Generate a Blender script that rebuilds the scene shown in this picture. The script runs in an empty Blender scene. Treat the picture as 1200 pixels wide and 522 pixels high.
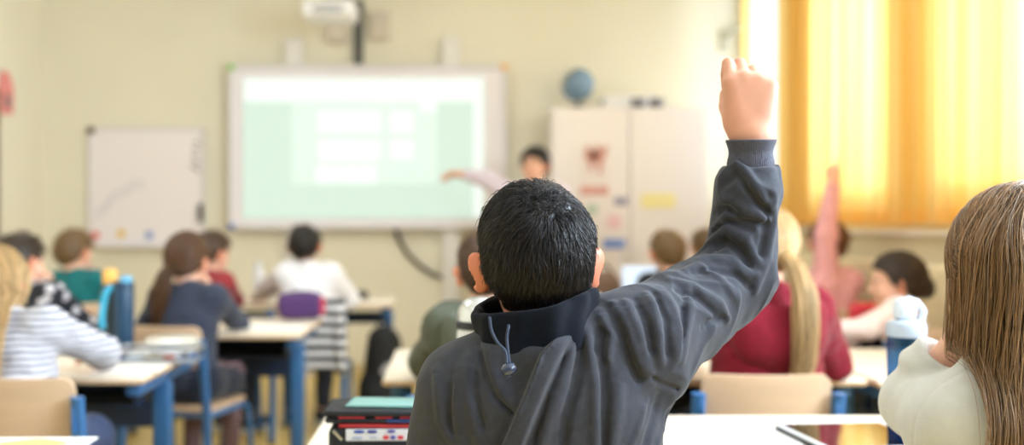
import bpy, bmesh, math, random
import numpy as np
from mathutils import Vector, Matrix
random.seed(7); RNG = np.random.default_rng(7)
COL = bpy.context.scene.collection
F, CX, CY, CH = 35/36*1200, 530.0, 262.0, 1.15
def P(px, py, D): return np.array([(px-CX)*D/F, D, CH-(py-CY)*D/F])
def X(px, D): return (px-CX)*D/F
def Zt(py, D): return CH-(py-CY)*D/F
def lin(c):
    c = np.asarray(c, float)/255.0
    return tuple(np.where(c <= .04045, c/12.92, ((c+.055)/1.055)**2.4))
# ---------------------------------------------------------------- materials
MATS = {}
def newmat(name):
    m = bpy.data.materials.new(name); m.use_nodes = True
    nt = m.node_tree; b = nt.nodes['Principled BSDF']
    return m, nt, b
def mat(name, rgb, rough=.55, metal=0, noise=0, nscale=30, bump=0, bscale=200, spec=.5, sheen=0, sss=0, coat=0, emit=0, attr=None):
    if name in MATS: return MATS[name]
    m, nt, b = newmat(name); N = nt.nodes; Lk = nt.links
    c = (*lin(rgb), 1)
    b.inputs['Base Color'].default_value = c
    b.inputs['Roughness'].default_value = rough; b.inputs['Metallic'].default_value = metal
    b.inputs['Specular IOR Level'].default_value = spec
    if sheen: b.inputs['Sheen Weight'].default_value = sheen; b.inputs['Sheen Roughness'].default_value = .5
    if sss:
        b.inputs['Subsurface Weight'].default_value = sss; b.inputs['Subsurface Radius'].default_value = (.012, .005, .003); b.inputs['Subsurface Scale'].default_value = 1
    if coat: b.inputs['Coat Weight'].default_value = coat; b.inputs['Coat Roughness'].default_value = .08
    if emit: b.inputs['Emission Color'].default_value = c; b.inputs['Emission Strength'].default_value = emit
    tc = N.new('ShaderNodeTexCoord')
    src = None
    if noise:
        t = N.new('ShaderNodeTexNoise'); t.inputs['Scale'].default_value = nscale; t.inputs['Detail'].default_value = 4
        Lk.new(tc.outputs['Object'], t.inputs['Vector'])
        r = N.new('ShaderNodeValToRGB'); e = r.color_ramp.elements
        e[0].position = .3; e[1].position = .7
        e[0].color = (*[x*(1-noise) for x in c[:3]], 1); e[1].color = (*[min(1, x*(1+noise)) for x in c[:3]], 1)
        Lk.new(t.outputs['Fac'], r.inputs['Fac']); src = r.outputs['Color']
    if attr:
        a = N.new('ShaderNodeAttribute'); a.attribute_name = attr
        mx = N.new('ShaderNodeMix'); mx.data_type = 'RGBA'; mx.blend_type = 'MULTIPLY'; mx.inputs[0].default_value = 1
        if src: Lk.new(src, mx.inputs[6])
        else: mx.inputs[6].default_value = c
        Lk.new(a.outputs['Color'], mx.inputs[7]); src = mx.outputs[2]
    if src: Lk.new(src, b.inputs['Base Color'])
    if bump:
        t = N.new('ShaderNodeTexNoise'); t.inputs['Scale'].default_value = bscale; t.inputs['Detail'].default_value = 3
        Lk.new(tc.outputs['Object'], t.inputs['Vector'])
        bp = N.new('ShaderNodeBump'); bp.inputs['Strength'].default_value = bump; bp.inputs['Distance'].default_value = .002
        Lk.new(t.outputs['Fac'], bp.inputs['Height']); Lk.new(bp.outputs['Normal'], b.inputs['Normal'])
    MATS[name] = m; return m
def wood(name, rgb, amount=.12, scale=1.0, rough=.42, axis='X'):
    m, nt, b = newmat(name); N = nt.nodes; Lk = nt.links
    tc = N.new('ShaderNodeTexCoord'); mp = N.new('ShaderNodeMapping')
    mp.inputs['Scale'].default_value = {'X': (2, 30, 30), 'Y': (30, 2, 30), 'Z': (30, 30, 2)}[axis]
    t = N.new('ShaderNodeTexNoise'); t.inputs['Scale'].default_value = scale; t.inputs['Detail'].default_value = 6; t.inputs['Distortion'].default_value = .6
    r = N.new('ShaderNodeValToRGB'); c = lin(rgb)
    r.color_ramp.elements[0].position = .3; r.color_ramp.elements[1].position = .7
    r.color_ramp.elements[0].color = (*[x*(1-amount) for x in c], 1); r.color_ramp.elements[1].color = (*[min(1, x*(1+amount*.6)) for x in c], 1)
    Lk.new(tc.outputs['Object'], mp.inputs[0]); Lk.new(mp.outputs[0], t.inputs['Vector']); Lk.new(t.outputs['Fac'], r.inputs[0]); Lk.new(r.outputs[0], b.inputs['Base Color'])
    b.inputs['Roughness'].default_value = rough; MATS[name] = m; return m
def stripes(name, c1, c2, freq, duty=.5, axis='Z', rough=.85, wob=.02):
    m, nt, b = newmat(name); N = nt.nodes; Lk = nt.links
    tc = N.new('ShaderNodeTexCoord'); s = N.new('ShaderNodeSeparateXYZ')
    no = N.new('ShaderNodeTexNoise'); no.inputs['Scale'].default_value = 9; Lk.new(tc.outputs['Object'], no.inputs['Vector'])
    Lk.new(tc.outputs['Object'], s.inputs[0])
    ad = N.new('ShaderNodeMath'); ad.operation = 'MULTIPLY_ADD'; Lk.new(no.outputs['Fac'], ad.inputs[0]); ad.inputs[1].default_value = wob; Lk.new(s.outputs[axis], ad.inputs[2])
    mu = N.new('ShaderNodeMath'); mu.operation = 'MULTIPLY'; mu.inputs[1].default_value = freq; Lk.new(ad.outputs[0], mu.inputs[0])
    fr = N.new('ShaderNodeMath'); fr.operation = 'FRACT'; Lk.new(mu.outputs[0], fr.inputs[0])
    gt = N.new('ShaderNodeMath'); gt.operation = 'GREATER_THAN'; gt.inputs[1].default_value = duty; Lk.new(fr.outputs[0], gt.inputs[0])
    mx = N.new('ShaderNodeMix'); mx.data_type = 'RGBA'; Lk.new(gt.outputs[0], mx.inputs[0]); mx.inputs[6].default_value = (*lin(c1), 1); mx.inputs[7].default_value = (*lin(c2), 1)
    Lk.new(mx.outputs[2], b.inputs['Base Color']); b.inputs['Roughness'].default_value = rough; MATS[name] = m; return m
def spots(name, base, dot, scale, size):
    m, nt, b = newmat(name); N = nt.nodes; Lk = nt.links
    tc = N.new('ShaderNodeTexCoord'); v = N.new('ShaderNodeTexVoronoi'); v.inputs['Scale'].default_value = scale; v.inputs['Randomness'].default_value = .7
    no = N.new('ShaderNodeTexNoise'); no.inputs['Scale'].default_value = 60
    Lk.new(tc.outputs['Object'], v.inputs['Vector']); Lk.new(tc.outputs['Object'], no.inputs['Vector'])
    ad = N.new('ShaderNodeMath'); ad.operation = 'MULTIPLY_ADD'; ad.inputs[1].default_value = .22; Lk.new(no.outputs['Fac'], ad.inputs[0]); Lk.new(v.outputs['Distance'], ad.inputs[2])
    r = N.new('ShaderNodeValToRGB'); r.color_ramp.elements[0].position = size; r.color_ramp.elements[1].position = size+.06
    r.color_ramp.elements[0].color = (*lin(dot), 1); r.color_ramp.elements[1].color = (*lin(base), 1)
    Lk.new(ad.outputs[0], r.inputs[0]); Lk.new(r.outputs[0], b.inputs['Base Color']); b.inputs['Roughness'].default_value = .8; MATS[name] = m; return m
def clear(name, tint, gloss=.1, rough=.05):
    m = bpy.data.materials.new(name); m.use_nodes = True; nt = m.node_tree; N = nt.nodes; Lk = nt.links; N.clear()
    o = N.new('ShaderNodeOutputMaterial'); tr = N.new('ShaderNodeBsdfTransparent'); tr.inputs[0].default_value = (*lin(tint), 1)
    g = N.new('ShaderNodeBsdfGlossy'); g.inputs['Roughness'].default_value = rough
    lw = N.new('ShaderNodeLayerWeight'); lw.inputs['Blend'].default_value = gloss
    mx = N.new('ShaderNodeMixShader'); mu = N.new('ShaderNodeMath'); mu.operation = 'MULTIPLY'; mu.inputs[1].default_value = .3; Lk.new(lw.outputs['Facing'], mu.inputs[0]); Lk.new(mu.outputs[0], mx.inputs[0]); Lk.new(tr.outputs[0], mx.inputs[1]); Lk.new(g.outputs[0], mx.inputs[2]); Lk.new(mx.outputs[0], o.inputs[0])
    MATS[name] = m; return m
# ---------------------------------------------------------------- mesh building
def link(name, verts, faces, material=None, parent=None, smooth=False, world_parent=True):
    me = bpy.data.meshes.new(name)
    if isinstance(faces, np.ndarray):
        v = np.asarray(verts, np.float32); nf, k = faces.shape
        me.vertices.add(len(v)); me.vertices.foreach_set('co', v.ravel())
        me.loops.add(nf*k); me.loops.foreach_set('vertex_index', faces.astype(np.int32).ravel())
        me.polygons.add(nf); me.polygons.foreach_set('loop_start', np.arange(0, nf*k, k, dtype=np.int32))
        me.update(calc_edges=True); me.validate()
    else:
        me.from_pydata([tuple(map(float, v)) for v in verts], [], faces); me.update()
    if smooth: me.polygons.foreach_set('use_smooth', np.ones(len(me.polygons), bool))
    if material: me.materials.append(material)
    o = bpy.data.objects.new(name, me); COL.objects.link(o)
    if parent: o.parent = parent
    return o
def rotm(rx=0, ry=0, rz=0): return Matrix.Rotation(rz, 3, 'Z') @ Matrix.Rotation(ry, 3, 'Y') @ Matrix.Rotation(rx, 3, 'X')
class MB:
    def __init__(s): s.v = []; s.f = []
    def add(s, vs, fs):
        n = len(s.v); s.v += [tuple(v) for v in vs]; s.f += [tuple(i+n for i in f) for f in fs]; return s
    def bm(s, bm, M=None, loc=(0, 0, 0)):
        loc = Vector([float(q) for q in loc]); bm.verts.index_update()
        s.add([((M @ v.co) if M else v.co)+loc for v in bm.verts], [[v.index for v in f.verts] for f in bm.faces]); bm.free(); return s
    def box(s, c, size, rot=None, bev=.0, seg=2):
        bm = bmesh.new(); bmesh.ops.create_cube(bm, size=1)
        for v in bm.verts: v.co = Vector((v.co.x*size[0], v.co.y*size[1], v.co.z*size[2]))
        if bev: bmesh.ops.bevel(bm, geom=bm.edges[:], offset=min(bev, min(size)*.45), segments=seg, profile=.5, affect='EDGES')
        return s.bm(bm, rot, c)
    def lathe(s, prof, n=32, loc=(0, 0, 0), rot=None):
        vs = []; fs = []; loc = Vector([float(q) for q in loc]); m = len(prof)
        for (r, z) in prof:
            for i in range(n):
                a = 2*math.pi*i/n; v = Vector((r*math.cos(a), r*math.sin(a), z)); vs.append((rot @ v if rot else v)+loc)
        for j in range(m-1):
            for i in range(n):
                k = (i+1) % n; fs.append((j*n+i, j*n+k, (j+1)*n+k, (j+1)*n+i))
        if prof[0][0] > 1e-5: fs.append(tuple(range(n-1, -1, -1)))
        if prof[-1][0] > 1e-5: fs.append(tuple((m-1)*n+i for i in range(n)))
        return s.add(vs, fs)
    def tube(s, pts, r, n=10, flat=None, up=None):
        pts = [Vector([float(q) for q in p]) for p in pts]; rs = r if isinstance(r, (list, tuple)) else [r]*len(pts)
        vs = []; fs = []; pn = None
        for i, p in enumerate(pts):
            t = (pts[min(i+1, len(pts)-1)]-pts[max(i-1, 0)]).normalized()
            if pn is None:
                a = Vector(up) if up else (Vector((0, 0, 1)) if abs(t.z) < .9 else Vector((1, 0, 0)))
                pn = (a-t*a.dot(t)).normalized()
            else: pn = (pn-t*pn.dot(t)).normalized()
            bn = t.cross(pn)
            for k in range(n):
                a = 2*math.pi*k/n; vs.append(p+pn*(math.cos(a)*rs[i])+bn*(math.sin(a)*rs[i]*(flat or 1)))
        for j in range(len(pts)-1):
            for k in range(n):
                q = (k+1) % n; fs.append((j*n+k, j*n+q, (j+1)*n+q, (j+1)*n+k))
        fs.append(tuple(range(n-1, -1, -1))); fs.append(tuple((len(pts)-1)*n+k for k in range(n)))
        return s.add(vs, fs)
    def prism(s, poly, depth, M=None, loc=(0, 0, 0)):
        n = len(poly); loc = Vector([float(q) for q in loc]); vs = []
        for z in (0, depth):
            for (x, y) in poly:
                v = Vector((x, y, z)); vs.append((M @ v if M else v)+loc)
        fs = [tuple(range(n-1, -1, -1)), tuple(range(n, 2*n))]+[(i, (i+1) % n, n+(i+1) % n, n+i) for i in range(n)]
        return s.add(vs, fs)
    def build(s, name, material=None, parent=None, smooth=False, autos=True):
        o = link(name, s.v, s.f, material, parent, False)
        bm = bmesh.new(); bm.from_mesh(o.data); bmesh.ops.recalc_face_normals(bm, faces=bm.faces[:]); bm.to_mesh(o.data); bm.free()
        if smooth:
            o.data.polygons.foreach_set('use_smooth', np.ones(len(o.data.polygons), bool))
            if autos:
                try: o.data.set_sharp_from_angle(angle=math.radians(40))
                except Exception: pass
        return o
def tag(o, label=None, cat=None, group=None, kind=None):
    if label: o['label'] = label
    if cat: o['category'] = cat
    if group: o['group'] = group
    if kind: o['kind'] = kind
    return o
def empty(name, loc, rz=0, label=None, cat=None, group=None):
    o = bpy.data.objects.new(name, None); COL.objects.link(o); o.empty_display_size = .1
    o.location = [float(q) for q in loc]; o.rotation_euler = (0, 0, rz); return tag(o, label, cat, group)
def copy_tree(o, parent=None):
    c = o.copy(); COL.objects.link(c); c.parent = parent
    for ch in list(o.children): copy_tree(ch, c)
    return c
def struct(name, mb, m, smooth=False, parent=None):
    o = mb.build(name, m, parent, smooth)
    if parent is None: o['kind'] = 'structure'
    return o
def rrect(w, h, r, n=5):
    out = []
    for cx, cy, a0 in ((w/2-r, h/2-r, 0), (-w/2+r, h/2-r, 90), (-w/2+r, -h/2+r, 180), (w/2-r, -h/2+r, 270)):
        for i in range(n+1):
            a = math.radians(a0+90*i/n); out.append((cx+r*math.cos(a), cy+r*math.sin(a)))
    return out
RX90 = Matrix.Rotation(math.pi/2, 3, 'X')   # prism in the XZ plane, thickness toward -Y
# ---------------------------------------------------------------- organic surfaces: signed distances and surface nets
f32 = np.float32
def rc(p, a, b, ra, rb, flat=None):
    a = np.asarray(a, f32); b = np.asarray(b, f32)
    if flat is not None:
        fl = np.asarray(flat, f32); p = p*fl; a = a*fl; b = b*fl
    pa = p-a; ba = b-a; t = np.clip((pa@ba)/max(float(ba@ba), 1e-9), 0, 1)
    q = pa-t[:, None]*ba
    return np.sqrt((q*q).sum(1))-(ra+t*(rb-ra))
def ell(p, c, r, R=None):
    q = p-np.asarray(c, f32)
    if R is not None: q = q@np.asarray(R, f32)
    r = np.asarray(r, f32)
    k0 = np.sqrt(((q/r)**2).sum(1)); k1 = np.sqrt(((q/(r*r))**2).sum(1))
    return k0*(k0-1)/np.maximum(k1, 1e-6)
def boxd(p, c, h, R=None, r=0):
    q = p-np.asarray(c, f32)
    if R is not None: q = q@np.asarray(R, f32)
    q = np.abs(q)-(np.asarray(h, f32)-r)
    return np.sqrt((np.maximum(q, 0)**2).sum(1))+np.minimum(q.max(1), 0)-r
def smin(a, b, k):
    h = np.maximum(k-np.abs(a-b), 0)/k
    return np.minimum(a, b)-h*h*k*.25
def smax(a, b, k): return -smin(-a, -b, k)
def sminl(ds, k):
    d = ds[0]
    for e in ds[1:]: d = smin(d, e, k)
    return d
def polyd(p, pts):
    d = np.full(len(p), 9, f32)
    for a, b in zip(pts[:-1], pts[1:]): d = np.minimum(d, rc(p, a, b, 0, 0))
    return d
def wob(p, f, ph=0):
    x, y, z = p[:, 0]*f, p[:, 1]*f, p[:, 2]*f
    return (np.sin(x*1.0+y*.7+1.3*np.sin(z*.9+ph)+ph)+np.sin(z*1.3-x*.6+1.1*np.sin(y*1.2+ph*2)+ph*3)+np.sin(y*1.1+z*.5+1.2*np.sin(x*1.1-ph)))/3
def mesh_sdf(f, lo, hi, h, B=8, margin=1.6, smooth_it=1):
    lo = np.asarray(lo, float); hi = np.asarray(hi, float)
    nb = np.ceil((hi-lo)/(h*B)).astype(int)+1; n = nb*B+1
    ii = np.stack(np.meshgrid(*[np.arange(k) for k in nb], indexing='ij'), -1).reshape(-1, 3)
    c = (lo+(ii*B+B/2)*h).astype(f32); dc = f(c)
    act = np.abs(dc) < B*h*.5*1.7321*margin
    G = np.full(tuple(n), 9, f32)
    # sign fill
    for k, d in zip(ii[~act], dc[~act]):
        if d < 0: G[k[0]*B:k[0]*B+B+1, k[1]*B:k[1]*B+B+1, k[2]*B:k[2]*B+B+1] = -9
    loc = np.stack(np.meshgrid(*[np.arange(B+1)]*3, indexing='ij'), -1).reshape(-1, 3)
    A = ii[act]
    M = np.zeros(tuple(n), bool)
    for k in A: M[k[0]*B:k[0]*B+B+1, k[1]*B:k[1]*B+B+1, k[2]*B:k[2]*B+B+1] = True
    idx = np.argwhere(M)
    for s in range(0, len(idx), 400000):
        q = idx[s:s+400000]; G[q[:, 0], q[:, 1], q[:, 2]] = f((lo+q*h).astype(f32))
    S = G < 0
    cs = np.zeros(tuple(n-1), np.uint8)
    for dx in (0, 1):
        for dy in (0, 1):
            for dz in (0, 1): cs += S[dx:n[0]-1+dx, dy:n[1]-1+dy, dz:n[2]-1+dz]
    cells = np.argwhere((cs > 0) & (cs < 8))
    vid = np.full(tuple(n-1), -1, np.int32); vid[cells[:, 0], cells[:, 1], cells[:, 2]] = np.arange(len(cells))
    acc = np.zeros((len(cells), 3)); cnt = np.zeros(len(cells))
    E = [((0, 0, 0), 0), ((0, 1, 0), 0), ((0, 0, 1), 0), ((0, 1, 1), 0), ((0, 0, 0), 1), ((1, 0, 0), 1), ((0, 0, 1), 1), ((1, 0, 1), 1), ((0, 0, 0), 2), ((1, 0, 0), 2), ((0, 1, 0), 2), ((1, 1, 0), 2)]
    for o, ax in E:
        a = cells+np.array(o); b = a.copy(); b[:, ax] += 1
        ga = G[a[:, 0], a[:, 1], a[:, 2]]; gb = G[b[:, 0], b[:, 1], b[:, 2]]
        m = (ga < 0) != (gb < 0)
        t = np.where(m, ga/np.where(m, ga-gb, 1), 0); pt = a.astype(float); pt[:, ax] += t
        acc[m] += pt[m]; cnt[m] += 1
    V = lo+acc/np.maximum(cnt, 1)[:, None]*h
    faces = []
    for ax in range(3):
        u, v = (ax+1) % 3, (ax+2) % 3
        sl0 = [slice(None)]*3; sl1 = [slice(None)]*3; sl0[ax] = slice(0, -1); sl1[ax] = slice(1, None)
        ch = np.argwhere(S[tuple(sl0)] != S[tuple(sl1)])
        ch = ch[(ch[:, u] > 0) & (ch[:, v] > 0) & (ch[:, u] < n[u]-1) & (ch[:, v] < n[v]-1)]
        def at(du, dv):
            q = ch.copy(); q[:, u] += du; q[:, v] += dv; return vid[q[:, 0], q[:, 1], q[:, 2]]
        Q = np.stack([at(-1, -1), at(0, -1), at(0, 0), at(-1, 0)], 1)
        flip = ~S[ch[:, 0], ch[:, 1], ch[:, 2]]
        Q[flip] = Q[flip][:, ::-1]
        faces.append(Q)
    Fc = np.concatenate(faces); Fc = Fc[(Fc >= 0).all(1)]
    for _ in range(smooth_it):
        s = np.zeros_like(V); c_ = np.zeros(len(V))
        for k in range(4):
            a, b = Fc[:, k], Fc[:, (k+1) % 4]
            for ax in range(3):
                s[:, ax] += np.bincount(a, V[b, ax], len(V))+np.bincount(b, V[a, ax], len(V))
            c_ += np.bincount(a, minlength=len(V))+np.bincount(b, minlength=len(V))
        V = V*.5+s/np.maximum(c_, 1)[:, None]*.5
    # keep the largest shells only (drop specks)
    return V, Fc
def sdf_obj(name, f, lo, hi, h, material, parent=None, base=(0, 0, 0), smooth_it=1, color=None, drop=True):
    V, Fc = mesh_sdf(f, lo, hi, h, smooth_it=smooth_it)
    if drop and len(V):
        lab = np.arange(len(V))
        for _ in range(400):
            m = lab[Fc].min(1); new = lab.copy()
            for k in range(4): np.minimum.at(new, Fc[:, k], m)
            new = new[new]
            if (new == lab).all(): break
            lab = new
        cnt = np.bincount(lab, minlength=len(V)); keep = cnt[lab] > max(60, .02*cnt.max())
        if not keep.all():
            re = np.cumsum(keep)-1; Fc = re[Fc[keep[Fc].all(1)]]; V = V[keep]
    o = link(name, V-np.asarray(base), Fc, material, parent, True)
    if color is not None:
        c = color(V.astype(f32)); a = o.data.color_attributes.new('Col', 'FLOAT_COLOR', 'POINT')
        a.data.foreach_set('color', np.concatenate([c, np.ones((len(c), 1))], 1).astype(f32).ravel())
    return o
def strand_mesh(paths, r0, r1, sides=3):
    """paths (N, K, 3) -> thin tapered tubes; per-strand radius jitter"""
    N, K, _ = paths.shape
    t = np.zeros_like(paths); t[:, 1:-1] = paths[:, 2:]-paths[:, :-2]; t[:, 0] = paths[:, 1]-paths[:, 0]; t[:, -1] = paths[:, -1]-paths[:, -2]
    t /= np.maximum(np.linalg.norm(t, axis=2, keepdims=True), 1e-9)
    up = RNG.normal(size=(N, 1, 3)); a = np.cross(t, up); a /= np.maximum(np.linalg.norm(a, axis=2, keepdims=True), 1e-9); b = np.cross(t, a)
    w = np.linspace(0, 1, K); rad = (r0+(r1-r0)*w**2)[None, :, None]*RNG.uniform(.7, 1.3, (N, 1, 1))
    rings = np.stack([paths+rad*(math.cos(2*math.pi*k/sides)*a+math.sin(2*math.pi*k/sides)*b) for k in range(sides)], 2)
    V = rings.reshape(-1, 3)
    n = np.arange(N)[:, None, None]; j = np.arange(K-1)[None, :, None]; k = np.arange(sides)[None, None, :]; k2 = (k+1) % sides
    g = lambda jj, kk: (n*K+jj)*sides+kk
    Fq = np.stack([g(j, k)+0*k2, g(j, k2), g(j+1, k2), g(j+1, k)], -1).reshape(-1, 4)
    return V, Fq
# ---------------------------------------------------------------- the room
XL, XR, YB, YF, ZC = -3.12, 2.2, -2.6, 7.6, 3.2
M_wall = mat('wall_paint', (236, 229, 209), .85, noise=.025, nscale=1.5, bump=.15, bscale=180)
M_wallr = mat('window_wall_paint', (230, 216, 184), .85, noise=.03, nscale=2)
M_floor = mat('linoleum', (226, 196, 116), .32, noise=.06, nscale=5, bump=.05, bscale=40)
M_ceil = mat('ceiling_paint', (238, 236, 230), .9)
M_white = mat('white_plastic', (240, 238, 238), .4)
M_winframe = mat('window_frame_paint', (240, 236, 226), .4)
struct('floor', MB().box(((XL+XR)/2, (YB+YF)/2, -.05), (XR-XL+.4, YF-YB+.4, .1)), M_floor)
struct('ceiling', MB().box(((XL+XR)/2, (YB+YF)/2, ZC+.05), (XR-XL+.4, YF-YB+.4, .1)), M_ceil)
struct('wall_front', MB().box(((XL+XR)/2-.1, YF+.1, ZC/2), (XR-XL+.28, .2, ZC)), M_wall)
struct('wall_back', MB().box(((XL+XR)/2, YB-.1, ZC/2), (XR-XL+.4, .2, ZC)), mat('back_wall_light_cut', (104, 96, 84), .85))  # unseen wall, colour set dark to cut bounced light
# left wall with a door near the front
DY0, DY1 = 5.75, 6.8
w = MB().box((XL-.1, (YB+DY0)/2, ZC/2), (.2, DY0-YB, ZC)).box((XL-.1, (DY1+YF)/2, ZC/2), (.2, YF-DY1, ZC)).box((XL-.1, (DY0+DY1)/2, (2.05+ZC)/2), (.2, DY1-DY0, ZC-2.05))
struct('wall_left', w, M_wall)
M_door = wood('door_wood', (150, 112, 72), .12, 1, .5, 'Z')
d = struct('door_1', MB().box((XL-.06, (DY0+DY1)/2, 1.0), (.045, DY1-DY0-.09, 2.0), bev=.004), M_door)
MB().tube([(XL-.035, DY0+.13, 1.02), (XL+.02, DY0+.13, 1.02), (XL+.03, DY0+.15, 1.02), (XL+.03, DY0+.25, 1.02)], .009).build('door_handle', mat('steel', (190, 190, 192), .3, 1), d, True)
fr = MB()
for y in (DY0+.02, DY1-.02): fr.box((XL-.02, y, 1.025), (.09, .07, 2.05), bev=.005)
fr.box((XL-.02, (DY0+DY1)/2, 2.03), (.09, DY1-DY0+.03, .07), bev=.005)
struct('trim_1', fr, mat('door_trim_paint', (120, 96, 66), .5))
# right wall with its windows
WB, WT = 1.27, 2.98
WIN = [(6.42, 7.53, ()), (4.86, 5.9, (5.36,)), (2.95, 4.43, (3.9,)), (.75, 2.55, (1.65,)), (-2.2, .3, (-.95,))]
w = MB().box((XR+.04, (YB+YF)/2, WB/2), (.08, YF-YB, WB)).box((XR+.04, (YB+YF)/2, (WT+ZC)/2), (.08, YF-YB, ZC-WT))
edges = [YB]+[e for a in sorted(WIN) for e in a[:2]]+[YF]
for a, b in zip(edges[::2], edges[1::2]): w.box((XR+.04, (a+b)/2, (WB+WT)/2), (.08, b-a, WT-WB))
struct('wall_right', w, M_wallr)
M_glass = clear('window_glass', (250, 252, 252), .08)
for i, (a, b, mul) in enumerate(WIN):
    m = MB(); t = .055
    for y in (a+t/2, b-t/2): m.box((XR+.03, y, (WB+WT)/2), (.05, t, WT-WB), bev=.004)
    for z in (WB+t/2, WT-t/2): m.box((XR+.03, (a+b)/2, z), (.05, b-a-2*t, t), bev=.004)
    for y in mul: m.box((XR+.03, y, (WB+WT)/2), (.05, .07, WT-WB-2*t), bev=.004)
    fo = struct('window_%d' % (i+1), m, M_winframe)
    MB().box((XR+.035, (a+b)/2, (WB+WT)/2), (.004, b-a-.1, WT-WB-.1)).build('pane', M_glass, fo)
struct('trim_2', MB().box((XR-.005, (YB+YF)/2, 1.105), (.09, YF-YB, .03), bev=.008), M_winframe)     # sill
struct('baseboard_front', MB().box(((XL+XR)/2, YF-.008, .04), (XR-XL, .016, .08), bev=.004), mat('skirting', (205, 186, 140), .5))
struct('baseboard_left', MB().box((XL+.008, (YB+DY0)/2, .04), (.016, DY0-YB-.04, .08), bev=.004), MATS['skirting'])
struct('trim_3', MB().box((XR-.09, 5.0, 3.06), (.03, 4.9, .03), bev=.005), M_winframe)                  # curtain track
# curtains
def curtain_mat():
    m = bpy.data.materials.new('yellow_curtain'); m.use_nodes = True; nt = m.node_tree; N = nt.nodes; Lk = nt.links; N.clear()
    o = N.new('ShaderNodeOutputMaterial'); df = N.new('ShaderNodeBsdfDiffuse'); tl = N.new('ShaderNodeBsdfTranslucent'); tp = N.new('ShaderNodeBsdfTransparent')
    tc = N.new('ShaderNodeTexCoord'); mp = N.new('ShaderNodeMapping'); mp.inputs['Scale'].default_value = (0, 6.5, .15)
    no = N.new('ShaderNodeTexNoise'); no.inputs['Scale'].default_value = 1; no.inputs['Detail'].default_value = 2
    r = N.new('ShaderNodeValToRGB'); e = r.color_ramp.elements
    e[0].position = .38; e[1].position = .62; e[0].color = (*lin((255, 206, 108)), 1); e[1].color = (*lin((255, 228, 158)), 1)
    Lk.new(tc.outputs['Object'], mp.inputs[0]); Lk.new(mp.outputs[0], no.inputs['Vector']); Lk.new(no.outputs['Fac'], r.inputs[0])
    Lk.new(r.outputs[0], tl.inputs[0]); Lk.new(r.outputs[0], df.inputs[0]); tp.inputs[0].default_value = (*lin((255, 226, 150)), 1)
    a = N.new('ShaderNodeMixShader'); a.inputs[0].default_value = .5; Lk.new(df.outputs[0], a.inputs[1]); Lk.new(tl.outputs[0], a.inputs[2])
    b = N.new('ShaderNodeMixShader'); b.inputs[0].default_value = .10; Lk.new(a.outputs[0], b.inputs[1]); Lk.new(tp.outputs[0], b.inputs[2])
    Lk.new(b.outputs[0], o.inputs[0]); return m
M_curt = curtain_mat()
def curtain(y0, y1, label, seed, amp=.026):
    r = random.Random(seed); n = max(24, int(abs(y1-y0)/.012)); nz = 14; vs = []; fs = []
    ph = [r.uniform(0, 6.28) for _ in range(4)]
    t_ = empty('curtain', (XR-.09, (y0+y1)/2, 1.15), 0, label, 'curtain', None)
    for j in range(nz+1):
        z = 1.15+(3.035-1.15)*j/nz
        for i in range(n+1):
            u = i/n; y = y0+(y1-y0)*u; s = (y-y0)
            k = 1-.25*j/nz
            x = XR-.09+k*amp*(.75*math.sin(s*38+1.2*math.sin(s*9+ph[0])+ph[1])+.35*math.sin(s*71+ph[2]+.3*z))
            vs.append((x-XR+.09, y+.008*k*math.sin(s*38+ph[3])-(y0+y1)/2, z-1.15))
    for j in range(nz):
        for i in range(n): fs.append((j*(n+1)+i, j*(n+1)+i+1, (j+1)*(n+1)+i+1, (j+1)*(n+1)+i))
    o = link('fabric', vs, fs, M_curt, t_, True)
    hv = [(v[0]-.004, v[1], v[2]) for v in vs[:n+1]]+[(v[0]-.004, v[1], v[2]*1.0) for v in vs[n+1:2*(n+1)]]
    h = 0.06*nz/(3.035-1.15)
    hv = hv[:n+1]+[tuple(a_[k]+(b_[k]-a_[k])*h for k in range(3)) for a_, b_ in zip(hv[:n+1], hv[n+1:])]
    link('hem', hv, [(i, i+1, n+2+i, n+1+i) for i in range(n)], M_curt, t_, True)
    return t_
curtain(7.05, 7.27, 'narrow gathered strip of yellow curtain left of the bright white window gap', 1)
curtain(4.66, 6.44, 'sunlit yellow curtain hanging between the white window gap and the dark orange pier', 2)
curtain(2.95, 4.64, 'sunlit yellow curtain above the long brown-haired girl in the white sweatshirt', 3)
# ---------------------------------------------------------------- interactive board
M_alu = mat('aluminium', (226, 222, 226), .5, .0)
YD = 7.5
x0, x1, z0, z1 = X(268, YD), X(594, YD), Zt(269, YD), Zt(76, YD)
bx, bz = (x0+x1)/2, (z0+z1)/2
brd = empty('interactive_whiteboard', (bx, YD, 0), 0, 'large interactive whiteboard showing a pale green projected page on the front wall', 'interactive whiteboard')
def loc(mb, name, m, par, smooth=False):
    o = mb.build(name, m, par, smooth); o.matrix_parent_inverse = Matrix.Translation(-Vector(par.location)); return o
f = MB(); t = .035
for xx in (x0+t/2, x1-t/2): f.box((xx, YD+.0, bz), (t, .05, z1-z0-.06), bev=.008)
for zz in (z0+t/2, z1-t/2): f.box((bx, YD+.0, zz), (x1-x0-.06, .05, t), bev=.008)
loc(f, 'frame', M_alu, brd)
loc(MB().box((bx, YD+.005, bz), (x1-x0-.05, .02, z1-z0-.05)), 'board_surface', mat('board_white', (240, 234, 240), .4), brd)
for nm, c, xx, zz in (('green', (140, 210, 80), x0, z1), ('orange', (240, 180, 90), x1, z1), ('blue', (70, 110, 190), x0, z0), ('grey', (150, 150, 155), x1, z0)):
    cc = loc(MB().box((xx+(.022 if xx == x0 else -.022), YD, zz+(.022 if zz == z0 else -.022)), (.052, .058, .052), bev=.015, seg=3), 'corner_cap', mat('cap_'+nm, c, .5), brd)
    cc['label'] = nm+' plastic corner cap'
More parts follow.
